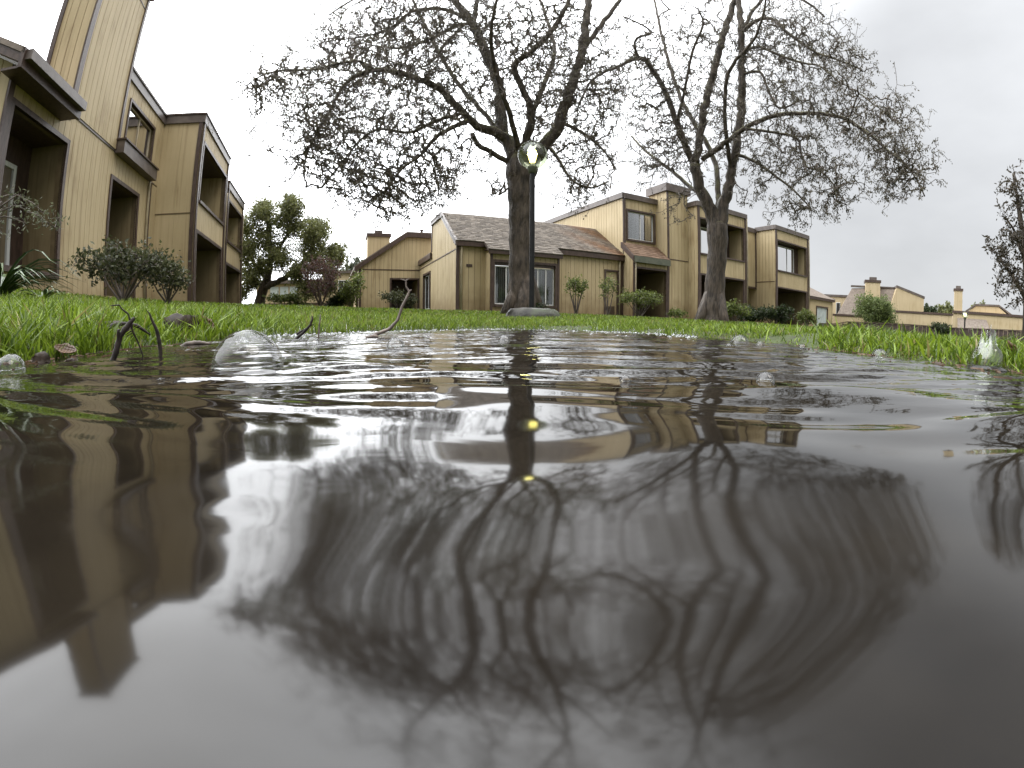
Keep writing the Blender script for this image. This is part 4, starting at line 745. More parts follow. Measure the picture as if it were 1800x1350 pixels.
LOBES2 =  [(3.94, 10.91, 6.03, 2.05, 1.7, 2.79, 620), (6.59, 8.8, 4.92, 2.87, 1.4, 1.82, 620), (6.72, 9.7, 7.69, 2.48, 1.6, 1.59, 420), (7.41, 7.15, 3.84, 1.24, 0.9, 1.24, 117), (2.65, 10.68, 5.92, 1.1, 1.2, 1.1, 103), (3.47, 10.65, 7.23, 1.34, 1.5, 1.51, 135), (4.11, 11.17, 4.82, 1.05, 1.3, 0.89, 90), (3.67, 11.85, 4.53, 0.75, 1.0, 0.58, 40), (4.88, 10.53, 8.16, 1.42, 1.6, 1.42, 117), (6.49, 10.09, 8.25, 1.65, 1.5, 1.46, 135), (7.19, 8.85, 7.31, 1.36, 1.2, 1.11, 135), (7.59, 7.96, 6.45, 0.8, 0.9, 0.72, 72), (7.12, 7.85, 5.36, 0.9, 1.0, 0.82, 58), (7.56, 6.99, 4.59, 0.78, 0.9, 0.78, 76), (7.72, 6.67, 3.53, 0.68, 0.8, 0.88, 103), (7.52, 7.18, 3.26, 0.55, 0.7, 0.62, 54), (6.69, 8.48, 3.57, 1.0, 1.0, 0.86, 103), (6.35, 8.98, 2.84, 0.86, 0.8, 0.5, 63), (6.96, 8.26, 2.91, 0.63, 0.7, 0.49, 45), (6.07, 9.65, 4.09, 0.91, 1.0, 0.76, 63), (5.51, 11.11, 6.19, 1.04, 1.5, 1.39, 67), (6.6, 9.3, 6.22, 0.98, 1.2, 0.98, 49), (6.82, 9.88, 10.73, 4.04, 1.9, 1.21, 117), (6.83, 10.11, 13.24, 3.39, 1.7, 1.58, 135), (4.55, 10.89, 10.98, 1.82, 1.5, 1.42, 67), (7.14, 9.89, 15.23, 2.21, 1.2, 1.1, 49), (4.08, 11.28, 3.11, 0.44, 0.5, 0.44, 13), (5.72, 9.98, 3.41, 0.45, 0.6, 0.53, 18)]

# ------------------------------------------------------------------ trees
def smooth_path(pts, step):
    """Catmull-Rom through (x,y,z,r) rows"""
    P = np.array(pts, float); n = len(P); out_ = []
    for i in range(n - 1):
        p0, p1, p2, p3 = P[max(i - 1, 0)], P[i], P[i + 1], P[min(i + 2, n - 1)]
        k = max(2, int(np.linalg.norm(p2[:3] - p1[:3]) / step))
        for t in np.arange(k) / k:
            out_.append(0.5 * (2 * p1 + (p2 - p0) * t + (2 * p0 - 5 * p1 + 4 * p2 - p3) * t * t + (3 * p1 - p0 - 3 * p2 + p3) * t ** 3))
    out_.append(P[-1]); q = np.array(out_); q[:, 3] = np.maximum(q[:, 3], 0.004); return q

def leaf_mesh(name, P, Dr, size, cols, mat, parent, aspect=0.42, rs=None):
    """P (n,3) leaf bases, Dr (n,3) directions; one folded diamond each"""
    rs = rs or rng; n = len(P); Dr = Dr / np.linalg.norm(Dr, axis=1, keepdims=True)
    s = size[0] + (size[1] - size[0]) * rs.random((n, 1)); rv = rs.normal(size=(n, 3)); S = np.cross(Dr, rv); S /= np.linalg.norm(S, axis=1, keepdims=True) + 1e-9
    Nn = np.cross(Dr, S); w_ = s * aspect * 0.5
    V = np.stack([P, P + Dr * s * 0.45 + S * w_ + Nn * s * 0.08, P + Dr * s, P + Dr * s * 0.45 - S * w_ + Nn * s * 0.08], 1).reshape(-1, 3)
    i = np.arange(n)[:, None] * 4; F = np.concatenate([i + [[0, 1, 2]], i + [[0, 2, 3]]], 0)
    c = cols[0] + (cols[1] - cols[0]) * rs.random((n, 1)) ** 1.3
    o = np_mesh(name, V, F, mat, np.repeat(c, 4, 0), parent=parent); return o

def grow_tree(name, label, limbs, lobes, leaf_n, leaf_size, leaf_cols, seed, cat='tree', step=0.16, twig_r=0.0042, bark='bark', wig=0.16, hang=0.55, aspect=0.42, sides=12, twig_mat='twig', group=None, dens=1.0, soft=False, thin=1.0, jit=0.03):
    rs = np.random.default_rng(seed)
    base = limbs[0][0]; root = empty(name, (base[0], base[1], gz(base[0], base[1]) - 0.02)); tag(root, label, cat, group)
    off = np.array(root.location)
    nodes = []
    for li, lb in enumerate(limbs):
        lb = list(lb)
        if li == 0 and len(lobes) > 9:   # the bole tapers off inside the fork
            e_ = lb[-1]; lb += [(e_[0], e_[1], e_[2] + e_[3] * .7, e_[3] * .8), (e_[0], e_[1], e_[2] + e_[3] * 1.4, e_[3] * .35)]
        if li > 0:
            d_t = [math.dist(lb[0][:3], x[:3]) for x in limbs[0]]; k_ = int(np.argmin(d_t))
            if d_t[k_] < limbs[0][k_][3] * 2.2 and lb[0][3] < limbs[0][k_][3] * 1.05:   # root the limb inside the trunk
                tk = limbs[0][max(k_ - 1, 0)]; f_ = min(1.0, 2.2 * limbs[0][k_][3] / (math.dist(tk[:3], limbs[0][k_][:3]) + 1e-6)); kk = limbs[0][k_]
                lb.insert(0, (kk[0] + (tk[0] - kk[0]) * f_ * .8 + (lb[0][0] - kk[0]) * .4, kk[1] + (tk[1] - kk[1]) * f_ * .8 + (lb[0][1] - kk[1]) * .4, kk[2] + (tk[2] - kk[2]) * f_ * .8, lb[0][3] * 0.95))
        q = smooth_path(lb, step * 0.8)
        if li > 0: q[:, 3] *= thin
        if li > 0: q[1:, :3] += rs.normal(0, 1, (len(q) - 1, 3)) * np.minimum(q[1:, 3:4] * 0.16, 0.02)
        else: q[:, 3] *= 1 + 0.05 * np.sin(np.arange(len(q)) * 1.7)
        mb = MB(); mb.tube([tuple(x - off) for x in q[:, :3]], list(q[:, 3]), sides if li == 0 else max(6, sides - 3))
        if li == 0:  # root flare
            for a in rs.uniform(0, 6.28, 9):
                rr = q[0, 3]; d = np.array((math.cos(a), math.sin(a), 0))
                mb.tube([tuple(q[0, :3] - off + d * rr * 0.2 + (0, 0, rr * 2.6)), tuple(q[0, :3] - off + d * rr * .72 + (0, 0, rr * 0.9)), tuple(q[0, :3] - off + d * rr * 1.25 + (0, 0, -rr * 0.3))], [rr * 0.25, rr * 0.34, rr * 0.26], 8)
        mb.build('trunk' if li == 0 else 'limb', M[bark], root, True)
        s0 = 0 if li else int(len(q) * 0.75)
        for x in q[s0:]:
            if x[3] < 0.19: nodes.append(x[:3])
    nodes = [np.array(x) for x in nodes]
    A = []
    for (cx, cy, cz, rx, ry, rz, n) in lobes:
        n = int(n * dens)
        d = rs.normal(size=(n, 3)); d /= np.linalg.norm(d, axis=1, keepdims=True); d *= rs.random((n, 1)) ** 0.42 * (rs.uniform(0.55, 1.28, (n, 1)) if soft else 1)
        fw = np.array((cx, cy, 0)); fw /= np.linalg.norm(fw); sd_ = np.array((fw[1], -fw[0], 0))
        A.append(np.array((cx, cy, cz)) + d[:, :1] * rx * sd_ + d[:, 1:2] * ry * fw + d[:, 2:] * rz * np.array((0, 0, 1)))
    A = np.vstack(A); kd = kdtree.KDTree(len(nodes))
    for i, x in enumerate(nodes): kd.insert(x, i)
    kd.balance(); dist = np.array([kd.find(a)[2] for a in A]); order = np.argsort(dist); A = A[order]
    parent = [-1] * len(nodes); chains = []; nb = 14; bs = int(math.ceil(len(A) / nb))
    for b in range(nb):
        kd = kdtree.KDTree(len(nodes))
        for i, x in enumerate(nodes): kd.insert(x, i)
        kd.balance()
        for a in A[b * bs:(b + 1) * bs]:
            co, idx, dd = kd.find(a)
            if dd < 0.04: continue
            p0 = np.array(co); v = a - p0; k = max(2, int(dd / 0.11)); side = rs.normal(size=3) * dd * wig; prev = idx; ch = [idx]
            for j in range(1, k + 1):
                t = j / k; x = p0 + v * t + side * math.sin(math.pi * t) + np.array((0, 0, 1)) * dd * 0.13 * math.sin(math.pi * t) + rs.normal(size=3) * 0.022 * (1 if j < k else 0)
                nodes.append(x); parent.append(prev); prev = len(nodes) - 1; ch.append(prev)
            chains.append(ch)
    cnt = np.zeros(len(nodes))
    for ch in chains: cnt[ch[-1]] += 1
    for i in range(len(nodes) - 1, -1, -1):
        if parent[i] >= 0: cnt[parent[i]] += cnt[i]
    rad = np.clip(twig_r * np.maximum(cnt, 1) ** 0.40, twig_r, 0.032)
    mb = MB(); LP = []; LD = []
    for ch in chains:
        pts = [tuple(nodes[i] - off) for i in ch]; rr = [min(rad[i], rad[ch[1]]) for i in ch]; rr[-1] *= 0.6
        mb.tube(pts, rr, 4 if rr[0] < 0.012 else 6, cap=False)
        end = nodes[ch[-1]]; pv = nodes[ch[-2]]
        for _ in range(leaf_n):
            t = rs.random() ** 0.6; k = len(ch) - 1; f_ = t * k; i0 = min(int(f_), k - 1); x = nodes[ch[i0]] + (nodes[ch[i0 + 1]] - nodes[ch[i0]]) * (f_ - i0)
            LP.append(x - off + rs.normal(size=3) * jit); LD.append(rs.normal(size=3) * (1 - hang) + np.array((0, 0, -1.0)) * hang + (end - pv) * 1.5)
    br = mb.build('branches', M[twig_mat], root, True); br['kind'] = 'stuff'
    if leaf_n:
        cr = leaf_mesh('crown', np.array(LP), np.array(LD), leaf_size, (np.array(leaf_cols[0]), np.array(leaf_cols[1])), M['leaf'], root, aspect, rs); cr['kind'] = 'stuff'
    return root

DK = ((0.06, 0.054, 0.038), (0.17, 0.15, 0.10))
grow_tree('spreading_tree', 'big spreading tree with mossy limbs directly behind the lamp post', LIMBS1, LOBES1, 7, (0.034, 0.074), DK, 3, dens=2.05, aspect=0.42, twig_r=0.0050, soft=True, thin=0.82)
grow_tree('forked_tree', 'big tree with trunk forking low, right of the lamp post', LIMBS2, LOBES2, 7, (0.038, 0.078), DK, 5, dens=1.9, aspect=0.42, twig_r=0.0054, soft=True, thin=0.85)

def az_pos(az, d): return (d * math.sin(R(az)), d * math.cos(R(az)))

# leaning evergreen past the left row
x, y = az_pos(-31.7, 22.0); zb0 = gz(x, y)
ev = [[(x, y, zb0 - 0.1, 0.28), (x + 0.2, y, 1.5, 0.24), (x + 0.5, y, 2.2, 0.20), (x + 0.55, y + .2, 3.3, 0.14), (x + 0.3, y + .3, 4.8, 0.09), (x + 0.1, y + .3, 5.8, 0.05)],
      [(x + 0.3, y, 1.8, 0.16), (x + 1.2, y - .2, 2.05, 0.13), (x + 2.1, y, 2.6, 0.10), (x + 2.7, y + .2, 3.6, 0.07), (x + 2.9, y + .3, 4.7, 0.04)],
      [(x + 0.5, y, 2.3, 0.12), (x - 0.4, y + .3, 3.0, 0.09), (x - 0.8, y + .3, 4.0, 0.05)], [(x + 0.55, y, 3.0, 0.10), (x + 1.4, y, 4.0, 0.07), (x + 1.7, y + .1, 5.2, 0.04)]]
GR = ((0.080, 0.090, 0.026), (0.23, 0.24, 0.085))
er = random.Random(77); elobes = []
for (ox, oz, rw) in ((-0.1, 5.7, .42), (0.3, 5.2, .5), (-0.6, 4.7, .5), (-0.9, 3.9, .55), (-0.4, 3.4, .6), (0.2, 4.2, .6), (1.5, 5.6, .45), (1.1, 5.0, .55), (2.0, 5.3, .5), (1.8, 4.5, .65), (0.9, 3.5, .6), (2.7, 4.5, .6), (3.2, 4.0, .55), (2.4, 3.6, .65), (1.5, 3.0, .5), (-0.8, 2.6, .5), (-0.3, 2.1, .4), (3.6, 3.3, .5), (3.1, 2.7, .6), (3.8, 2.4, .45), (2.4, 2.3, .45), (3.5, 1.7, .4), (4.0, 3.0, .35), (2.9, 1.6, .4), (-0.7, 1.7, .35), (0.6, 2.7, .4)):
    rw *= 1.32; elobes.append((x + ox, y + er.uniform(-.8, .8), oz, rw, rw * 1.2, rw * .85, int(50 * rw / .5)))
grow_tree('leaning_tree', 'leafy green tree with leaning dark trunk at the end of the left row', ev, elobes, 20, (0.07, 0.13), GR, 9, jit=0.10, dens=1.7, soft=True, twig_r=0.006, hang=0.25, aspect=0.5, sides=9)
# bare purplish shrub
x, y = az_pos(-24.0, 17.2); zb0 = gz(x, y)
sh = [[(x, y, zb0 - 0.05, 0.05), (x + .02, y, zb0 + .3, 0.045), (x - 0.1, y, zb0 + .8, 0.03)]] + [[(x, y, zb0 + 0.1, 0.03), (x + dx * .5, y + dy, zb0 + .8, 0.022), (x + dx, y + dy, zb0 + 1.6, 0.008)] for dx, dy in ((-.8, .1), (.7, 0), (-.4, -.2), (.4, .2), (0.05, -.3))]
grow_tree('bare_purple_shrub', 'bushy purple-brown shrub on the lawn, left of the gabled house', sh, [(x, y, zb0 + 1.4, .85, .7, .65, 220), (x, y, zb0 + .8, .6, .5, .4, 80)], 14, (0.04, 0.08), ((0.06, 0.028, 0.026), (0.14, 0.07, 0.05)), 11, cat='shrub', twig_r=0.005, hang=0.1, sides=6)

def bush(name, label, x, y, w, d, h_, n, leaf, cols, seed, stems=5, cat='shrub', z0=None, core=None, leafn=10, lift=0.45, twig=0.0035, group=None):
    zb = gz(x, y) if z0 is None else z0; rs_ = random.Random(seed)
    lb = [[(x, y, zb - 0.03, 0.02 + h_ * 0.01), (x, y, zb + h_ * 0.15, 0.015 + h_ * 0.006), (x + .02 * w, y, zb + h_ * 0.4, 0.01)]]
    for i in range(stems):
        a = 6.28 * i / stems + rs_.uniform(-.4, .4); e = rs_.uniform(.35, .75)
        px, py = math.cos(a) * w * e, math.sin(a) * d * e
        lb.append([(x + rs_.uniform(-.05, .05), y, zb, 0.012 + h_ * 0.008), (x + px * .55, y + py * .55, zb + h_ * 0.35, 0.010 + h_ * 0.004), (x + px, y + py, zb + h_ * rs_.uniform(.6, .8), 0.006)])
    lob = []
    m = max(3, stems)
    for i in range(m):
        a = 6.28 * i / m + rs_.uniform(-.5, .5); e = rs_.uniform(.3, .6)
        lob.append((x + math.cos(a) * w * e, y + math.sin(a) * d * e, zb + h_ * rs_.uniform(lift + .12, .78), w * .48, d * .48, h_ * .24, n // m))
    return grow_tree(name, label, lb, lob, leafn, leaf, cols, seed, cat=cat, twig_r=twig, hang=0.05, aspect=0.55, sides=6, bark='twig', group=group, soft=True, jit=0.05 if h_ < 1.6 else 0.1)

OLV = ((0.028, 0.035, 0.014), (0.10, 0.105, 0.045)); LG = ((0.07, 0.095, 0.022), (0.20, 0.235, 0.06)); DG = ((0.014, 0.024, 0.008), (0.05, 0.07, 0.02))
x, y = az_pos(-47.6, 7.0); bush('twisted_shrub', 'low wide shrub with dark twisted stems below the narrow doorway on the left', x, y, 0.95, 0.6, 0.78, 330, (0.045, 0.085), OLV, 31, stems=8)
x, y = az_pos(-42.4, 7.6); bush('small_twisted_shrub', 'small shrub with twisted stems in front of the plain left wing wall', x, y, 0.48, 0.4, 0.66, 150, (0.045, 0.075), OLV, 32, stems=6)
x, y = az_pos(7.9, 14.3); bush('vase_shrub', 'slender vase-shaped shrub on the low house wall, right of the lamp post', x, y, 0.42, 0.35, 1.3, 120, (0.05, 0.09), LG, 33, lift=.55, stems=7, leafn=8)
x, y = az_pos(11.9, 15.6); bush('thin_shrub', 'thin light green shrub in front of the utility door', x, y, 0.42, 0.35, 1.45, 85, (0.05, 0.09), LG, 34, lift=.5, leafn=7)
x, y = az_pos(15.9, 16.6); bush('porch_shrub', 'broad green shrub in front of the dark porch', x, y, 0.95, 0.5, 1.1, 210, (0.055, 0.10), LG, 35, lift=.45, stems=7, leafn=8)
x, y = az_pos(20.6, 16.8); bush('tiny_shrub', 'tiny leafy plant at the foot of the chimney wall', x, y, 0.45, 0.35, 0.38, 60, (0.06, 0.11), LG, 36, lift=.3)
x, y = az_pos(27.6, 16.2); bush('trunk_shrub', 'green bush just right of the forked tree trunk', x, y, 0.8, 0.5, 0.75, 150, (0.07, 0.12), LG, 37, lift=.25)
for k, (a, d_, w_, hh) in enumerate(((29.8, 17.5, 0.8, 0.72), (32.3, 18.0, 0.85, 0.75))):
    x, y = az_pos(a, d_); bush('clipped_hedge', ('clipped dark hedge bush left of the end balcony porch', 'clipped dark hedge bush in front of the end balcony porch')[k], x, y, w_, 0.5, hh, 260, (0.06, 0.10), DG, 38 + k, lift=.2, leafn=14)
x, y = az_pos(36.4, 19.5); bush('corner_shrub', 'small round shrub at the right corner of the end townhouse', x, y, 0.5, 0.4, 0.8, 130, (0.06, 0.11), LG, 41, lift=.35)
x, y = az_pos(-14.2, 18.6); bush('patio_shrub', 'flowering dark shrub in front of the gabled house patio', x, y, 0.85, 0.5, 0.95, 200, (0.06, 0.12), OLV, 42, lift=.25)
x, y = az_pos(-20.2, 20.5); bush('side_shrub', 'leafy shrub against the left side of the gabled house', x, y, 0.6, 0.5, 1.9, 160, (0.09, 0.15), LG, 43, lift=.3)
x, y = az_pos(-21.9, 21); bush('box_hedge', 'dense dark box hedge beside the purple shrub', x, y, 0.75, 0.5, 0.95, 330, (0.07, 0.12), DG, 44, lift=.05, leafn=18)
x, y = az_pos(-28.2, 21); bush('low_green_shrub', 'low green shrub in front of the long beige wall', x, y, 1.2, 0.6, 0.95, 200, (0.07, 0.13), LG, 45, lift=.1)
x, y = az_pos(3.1, 9.7); bush('trunk_foot_plant', 'small dark plant at the right foot of the spreading tree', x, y, 0.32, 0.25, 0.32, 60, (0.05, 0.09), DG, 46, lift=.15)
x, y = az_pos(44.6, 33); bush('round_bush', 'big round green bush in front of the far mansard house', x, y, 1.75, 1.4, 2.75, 800, (0.08, 0.15), ((0.075, 0.11, 0.03), (0.20, 0.24, 0.08)), 47, stems=11, lift=.05, leafn=20)
x, y = az_pos(52.1, 26); bush('fence_bush', 'dark low bush leaning over the board fence', x, y, 0.75, 0.5, 0.9, 170, (0.07, 0.12), DG, 48, lift=.25, leafn=14)
for k, (a, d_, w_, hh) in enumerate(((50.6, 66, 2.0, 5.4), (52.4, 70, 1.9, 5.7), (55.9, 68, 1.6, 5.3))):
    x, y = az_pos(a, d_); bush('distant_tree', ('dark conical distant tree beside the far mansard house', 'pale distant tree left of the slim chimney', 'distant tree just right of the slim chimney')[k], x, y, w_, 1.5, hh, 200, (0.25, 0.4), (DG, GR, GR)[k], 49 + k, lift=.3, leafn=16, cat='tree', twig=0.012, group='distant trees')
x, y = az_pos(-19.4, 46); bush('hazy_tree', 'distant grey-green tree above the gabled house rake', x, y, 3.0, 2, 7.2, 420, (0.2, 0.34), ((0.05, 0.06, 0.04), (0.10, 0.11, 0.07)), 53, lift=.35, leafn=16, cat='tree', twig=0.012)
# tree at the right edge: thin bare twigs above, darker leafy skirt
bx, by = az_pos(61.5, 8.6); zb0 = gz(bx, by)
def rp(az, d, z): q = az_pos(az, d); return (q[0], q[1], z)
re_ = [[(bx, by, zb0 - .1, 0.09), (bx, by, 1.0, 0.07), (*rp(61.0, 8.6, 1.9)[:2], 1.9, 0.045), (*rp(60.6, 8.5, 2.7)[:2], 2.7, 0.015)], [(*rp(61.3, 8.6, 0)[:2], 0.8, 0.04), (*rp(59.5, 8.5, 0)[:2], 1.2, 0.025), (*rp(58.2, 8.5, 0)[:2], 1.45, 0.01)], [(*rp(61.1, 8.6, 0)[:2], 1.4, 0.03), (*rp(60, 8.6, 0)[:2], 1.9, 0.02), (*rp(59, 8.5, 0)[:2], 2.05, 0.008)], [(*rp(61.5, 8.6, 0)[:2], 1.2, 0.05), (*rp(63.5, 8.6, 0)[:2], 2.0, 0.03), (*rp(65, 8.6, 0)[:2], 2.6, 0.01)]]
rl = [(*rp(60.6, 8.5, 0)[:2], 2.35, .35, .4, .45, 90), (*rp(59.4, 8.5, 0)[:2], 1.55, .38, .4, .38, 130), (*rp(60.8, 8.5, 0)[:2], 1.0, .5, .4, .42, 140), (*rp(62.5, 8.5, 0)[:2], 1.6, .6, .5, .7, 160), (*rp(64, 8.5, 0)[:2], 2.4, .7, .5, .6, 120)]
grow_tree('edge_tree', 'thin dark-leaved tree cut off by the right edge', re_, rl, 5, (0.05, 0.09), ((0.03, 0.026, 0.014), (0.09, 0.07, 0.045)), 61, hang=0.05, twig_r=0.0035, sides=8)

# feathery sprig of the shrub at the left edge
x0, y0 = az_pos(-66, 3.9); z0_ = gz(x0, y0)
sp = [[(x0, y0, z0_ - .05, 0.02), (*az_pos(-64, 3.9), 0.75, 0.014), (*az_pos(-61.5, 3.85), 0.98, 0.008)]] + [[(*az_pos(-63, 3.9), 0.85, 0.008), (*az_pos(a1, 3.85), z1, 0.006), (*az_pos(a2, 3.8), z2, 0.003)] for a1, z1, a2, z2 in ((-60, 0.96, -55.5, 0.80), (-60, 1.03, -56.8, 0.90), (-61, 0.88, -58.5, 0.82), (-62, 1.0, -60, 1.02))]
grow_tree('feathery_shrub', 'feathery shrub reaching in from the left edge before the dark opening', sp, [(*az_pos(-59.5, 3.85), 0.95, .24, .12, .07, 26), (*az_pos(-56.6, 3.82), 0.86, .20, .1, .06, 26), (*az_pos(-62.5, 3.9), 0.84, .22, .15, .09, 22)], 9, (0.022, 0.05), ((0.06, 0.07, 0.035), (0.17, 0.18, 0.11)), 66, cat='shrub', twig_r=0.0018, hang=0.15, aspect=0.3, sides=6, bark='twig')

# strap-leaved clump at the left edge
def strap_clump(name, label, x, y, n, L0, seed, width=0.035):
    rs_ = random.Random(seed); root = empty(name, (x, y, gz(x, y))); tag(root, label, 'plant')
    for i in range(n):
        a = rs_.uniform(0, 6.28); L = L0 * rs_.uniform(.6, 1.1); up_ = rs_.uniform(.5, 1.0); mb = MB(); pts = []
        for k in range(9):
            t = k / 8; pts.append(Vector((math.cos(a) * L * 0.75 * t, math.sin(a) * L * 0.75 * t, L * up_ * (t * 1.15 - t * t * rs_.uniform(0.95, 1.0)) + 0.0)))
        sdv = Vector((-math.sin(a), math.cos(a), 0))
        for k in range(8):
            w0, w1 = width * (1 - (k / 8) ** 2.5) * .5, width * (1 - ((k + 1) / 8) ** 2.5) * .5; dz = Vector((0, 0, -0.35 * w0)); dz1 = Vector((0, 0, -0.35 * w1))
            mb.poly([pts[k] - sdv * w0, pts[k] + dz, pts[k + 1] + dz1, pts[k + 1] - sdv * w1]); mb.poly([pts[k] + dz, pts[k] + sdv * w0, pts[k + 1] + sdv * w1, pts[k + 1] + dz1])
        mb.build('leaf', M['strap'], root, True)
    return root
M['strap'] = mottled('strap_leaf', (0.028, 0.055, 0.012), (0.07, 0.12, 0.03), 5, 0.28, spec=0.6)
x, y = az_pos(-61.5, 4.2); strap_clump('strap_leaf_plant', 'dark green strap-leaved clump at the left edge below the big opening', x, y, 80, 1.0, 4)
x, y = az_pos(-56.6, 5.0); strap_clump('strap_leaf_plant', 'smaller strap-leaved clump right of the bigger one at the left edge', x, y, 26, 0.42, 5, 0.025)

# ------------------------------------------------------------------ lamp posts
M['globe'] = film_mat('clear_globe', 0.05, 1.33, 0.02, (0.74, 0.78, 0.66), fmul=0.5)
def emit(name, c, s):
    m, t, b, N, L = mat_base(name); b.inputs['Emission Color'].default_value = (*c, 1); b.inputs['Emission Strength'].default_value = s; b.inputs['Base Color'].default_value = (.8, .8, .7, 1); return m
M['bulb'] = emit('lit_bulb', (1.0, 0.82, 0.22), 7.0); M['bulb_core'] = emit('bulb_core', (1.0, 0.93, 0.55), 40.0)
def lamp(x, y, zc, rg, label, rp_=0.055, small=False):
    zb = gz(x, y); root = empty('lamp_post', (x, y, zb - 0.02)); tag(root, label, 'lamp post', None); zt = zc - zb - rg * 1.02
    MB().lathe([(0.0, -.1), (rp_ * 1.9, -.1), (rp_ * 1.9, 0.06), (rp_ * 1.25, 0.11), (rp_, 0.2), (rp_, zt * .98), (rp_ * .9, zt)], 20).build('pole', M['metal'], root, True)
    MB().lathe([(rp_ * .8, zt - 0.08), (rp_ * 1.5, zt - 0.07), (rp_ * 1.7, zt - 0.01), (rp_ * 2.0, zt + 0.015), (rp_ * 1.95, zt + 0.04), (rp_ * .5, zt + 0.05), (0, zt + 0.05)], 20).build('collar', M['gutter'], root, True)
    prof = [(rg * math.sin(a), zt + rg * 1.02 - rg * math.cos(a)) for a in np.linspace(0.42, math.pi - 0.02, 22)]
    gb = MB().lathe(prof, 40).build('globe', M['globe'], root, True)
    MB().lathe([(0.0, zt + .04), (0.03, zt + .05), (0.032, zt + rg * .45), (0.0, zt + rg * .46)], 12).build('socket', M['white'], root, True)
    zc_ = zt + rg * 0.95
    bl = MB().lathe([(0.0, zc_ - rg * .55), (0.045, zc_ - rg * .45), (0.065, zc_ - rg * .15), (0.080, zc_ + rg * .15), (0.062, zc_ + rg * .40), (0.0, zc_ + rg * .52)], 14).build('bulb', M['bulb'], root, True)
    MB().lathe([(0.0, zc_ - rg * .3), (0.084, zc_ + rg * .12), (0.0, zc_ + rg * .4)], 10).build('glow_core', M['bulb_core'], bl, True)
    return root
lx, ly = az_pos(2.38, 7.5); lamp(lx, ly, 2.96, 0.25, 'tall black lamp post with lit clear globe in front of the spreading tree', 0.043)
lx, ly = az_pos(54.7, 28.0); lamp(lx, ly, 1.66, 0.17, 'small distant lamp post with lit globe before the far low house', 0.04)

# concrete footing by the lamp
def lump(name, label, loc, sx, sy, sz, mat, seed, cat, cuts=5, rough=0.12, rot=0.0, taper=0.85):
    rs_ = np.random.default_rng(seed); n = cuts
    g1 = np.linspace(-1, 1, n); V = []; idx = {}; F = []
    def vid(i, j, k):
        if (i, j, k) not in idx:
            idx[(i, j, k)] = len(V); v_ = np.array((g1[i], g1[j], g1[k])); q = v_ / max(1.0, np.linalg.norm(v_) ** 0.45)
            tp = 1 - (1 - taper) * (q[2] + 1) / 2; V.append((q[0] * sx * tp, q[1] * sy * tp, q[2] * sz) + rs_.normal(size=3) * rough * min(sx, sy, sz))
        return idx[(i, j, k)]
    for a in range(n - 1):
        for b in range(n - 1):
            for s_ in (0, n - 1):
                F.append((vid(a, b, s_), vid(a + 1, b, s_), vid(a + 1, b + 1, s_), vid(a, b + 1, s_))); F.append((vid(a, s_, b), vid(a + 1, s_, b), vid(a + 1, s_, b + 1), vid(a, s_, b + 1))); F.append((vid(s_, a, b), vid(s_, a + 1, b), vid(s_, a + 1, b + 1), vid(s_, a, b + 1)))
    o = np_mesh(name, np.array(V), np.array(F), M[mat], smooth=True); o.location = loc; o.rotation_euler = (0, 0, rot); tag(o, label, cat); return o
x, y = az_pos(2.55, 7.15); lump('concrete_footing', 'grey concrete footing in the grass at the foot of the lamp post', (x, y, gz(x, y) + 0.04), 0.46, 0.3, 0.13, 'concrete', 3, 'concrete block', 7, 0.05, -0.1, 0.9)

# ------------------------------------------------------------------ bubbles, splash, sticks and litter on the water
def bubble(x, y, rr, label, flat=0.9, group='bubbles floating on the puddle'):
    z = float(water_z(np.array([x]), np.array([y]))[0]); root = empty('bubble', (x, y, z)); tag(root, label, 'bubble', group)
    prof = [(rr * math.cos(a), rr * flat * math.sin(a)) for a in np.linspace(0.0, math.pi / 2 - 0.01, 18)]
    MB().lathe(prof, 48).build('dome', M['film'], root, True)
    MB().lathe([(rr * 1.0 + rr * .035 * math.cos(q), rr * .035 * math.sin(q)) for q in np.linspace(0, 2 * math.pi, 9)], 48).build('rim', M['splash'], root, True)
    return root
def wp(az, d): return az_pos(az, d)
for az, d, rr, lb in ((-33.1, 0.455, 0.0345, 'largest bubble on the puddle, left of centre'), (-60.4, 0.74, 0.021, 'bubble at the left edge of the puddle'), (-62.3, 0.70, 0.009, 'tiny bubble touching the left edge of the picture'), (-14.7, 0.70, 0.0135, 'bubble left of the lamp post reflection'), (28.4, 1.27, 0.027, 'low wide bubble by the right bank below the forked tree'), (27.1, 1.10, 0.008, 'tiny bubble left of the low wide one'), (30.9, 1.21, 0.011, 'small bubble just right of the low wide one'), (45.2, 1.02, 0.018, 'round bubble near the right bank'), (31.8, 0.355, 0.0075, 'small bubble in front on the right half'), (36.0, 1.22, 0.010, 'small bubble between the low wide and the round one'), (14.4, 0.31, 0.0042, 'tiny bubble right of the lamp reflection'), (-25.0, 0.95, 0.016, 'low bubble just beyond the largest one'), (-1.0, 0.95, 0.013, 'bubble in the middle of the puddle')):
    x, y = wp(az, d); bubble(x, y, rr, lb, 0.97 if rr > 0.012 else 0.85)
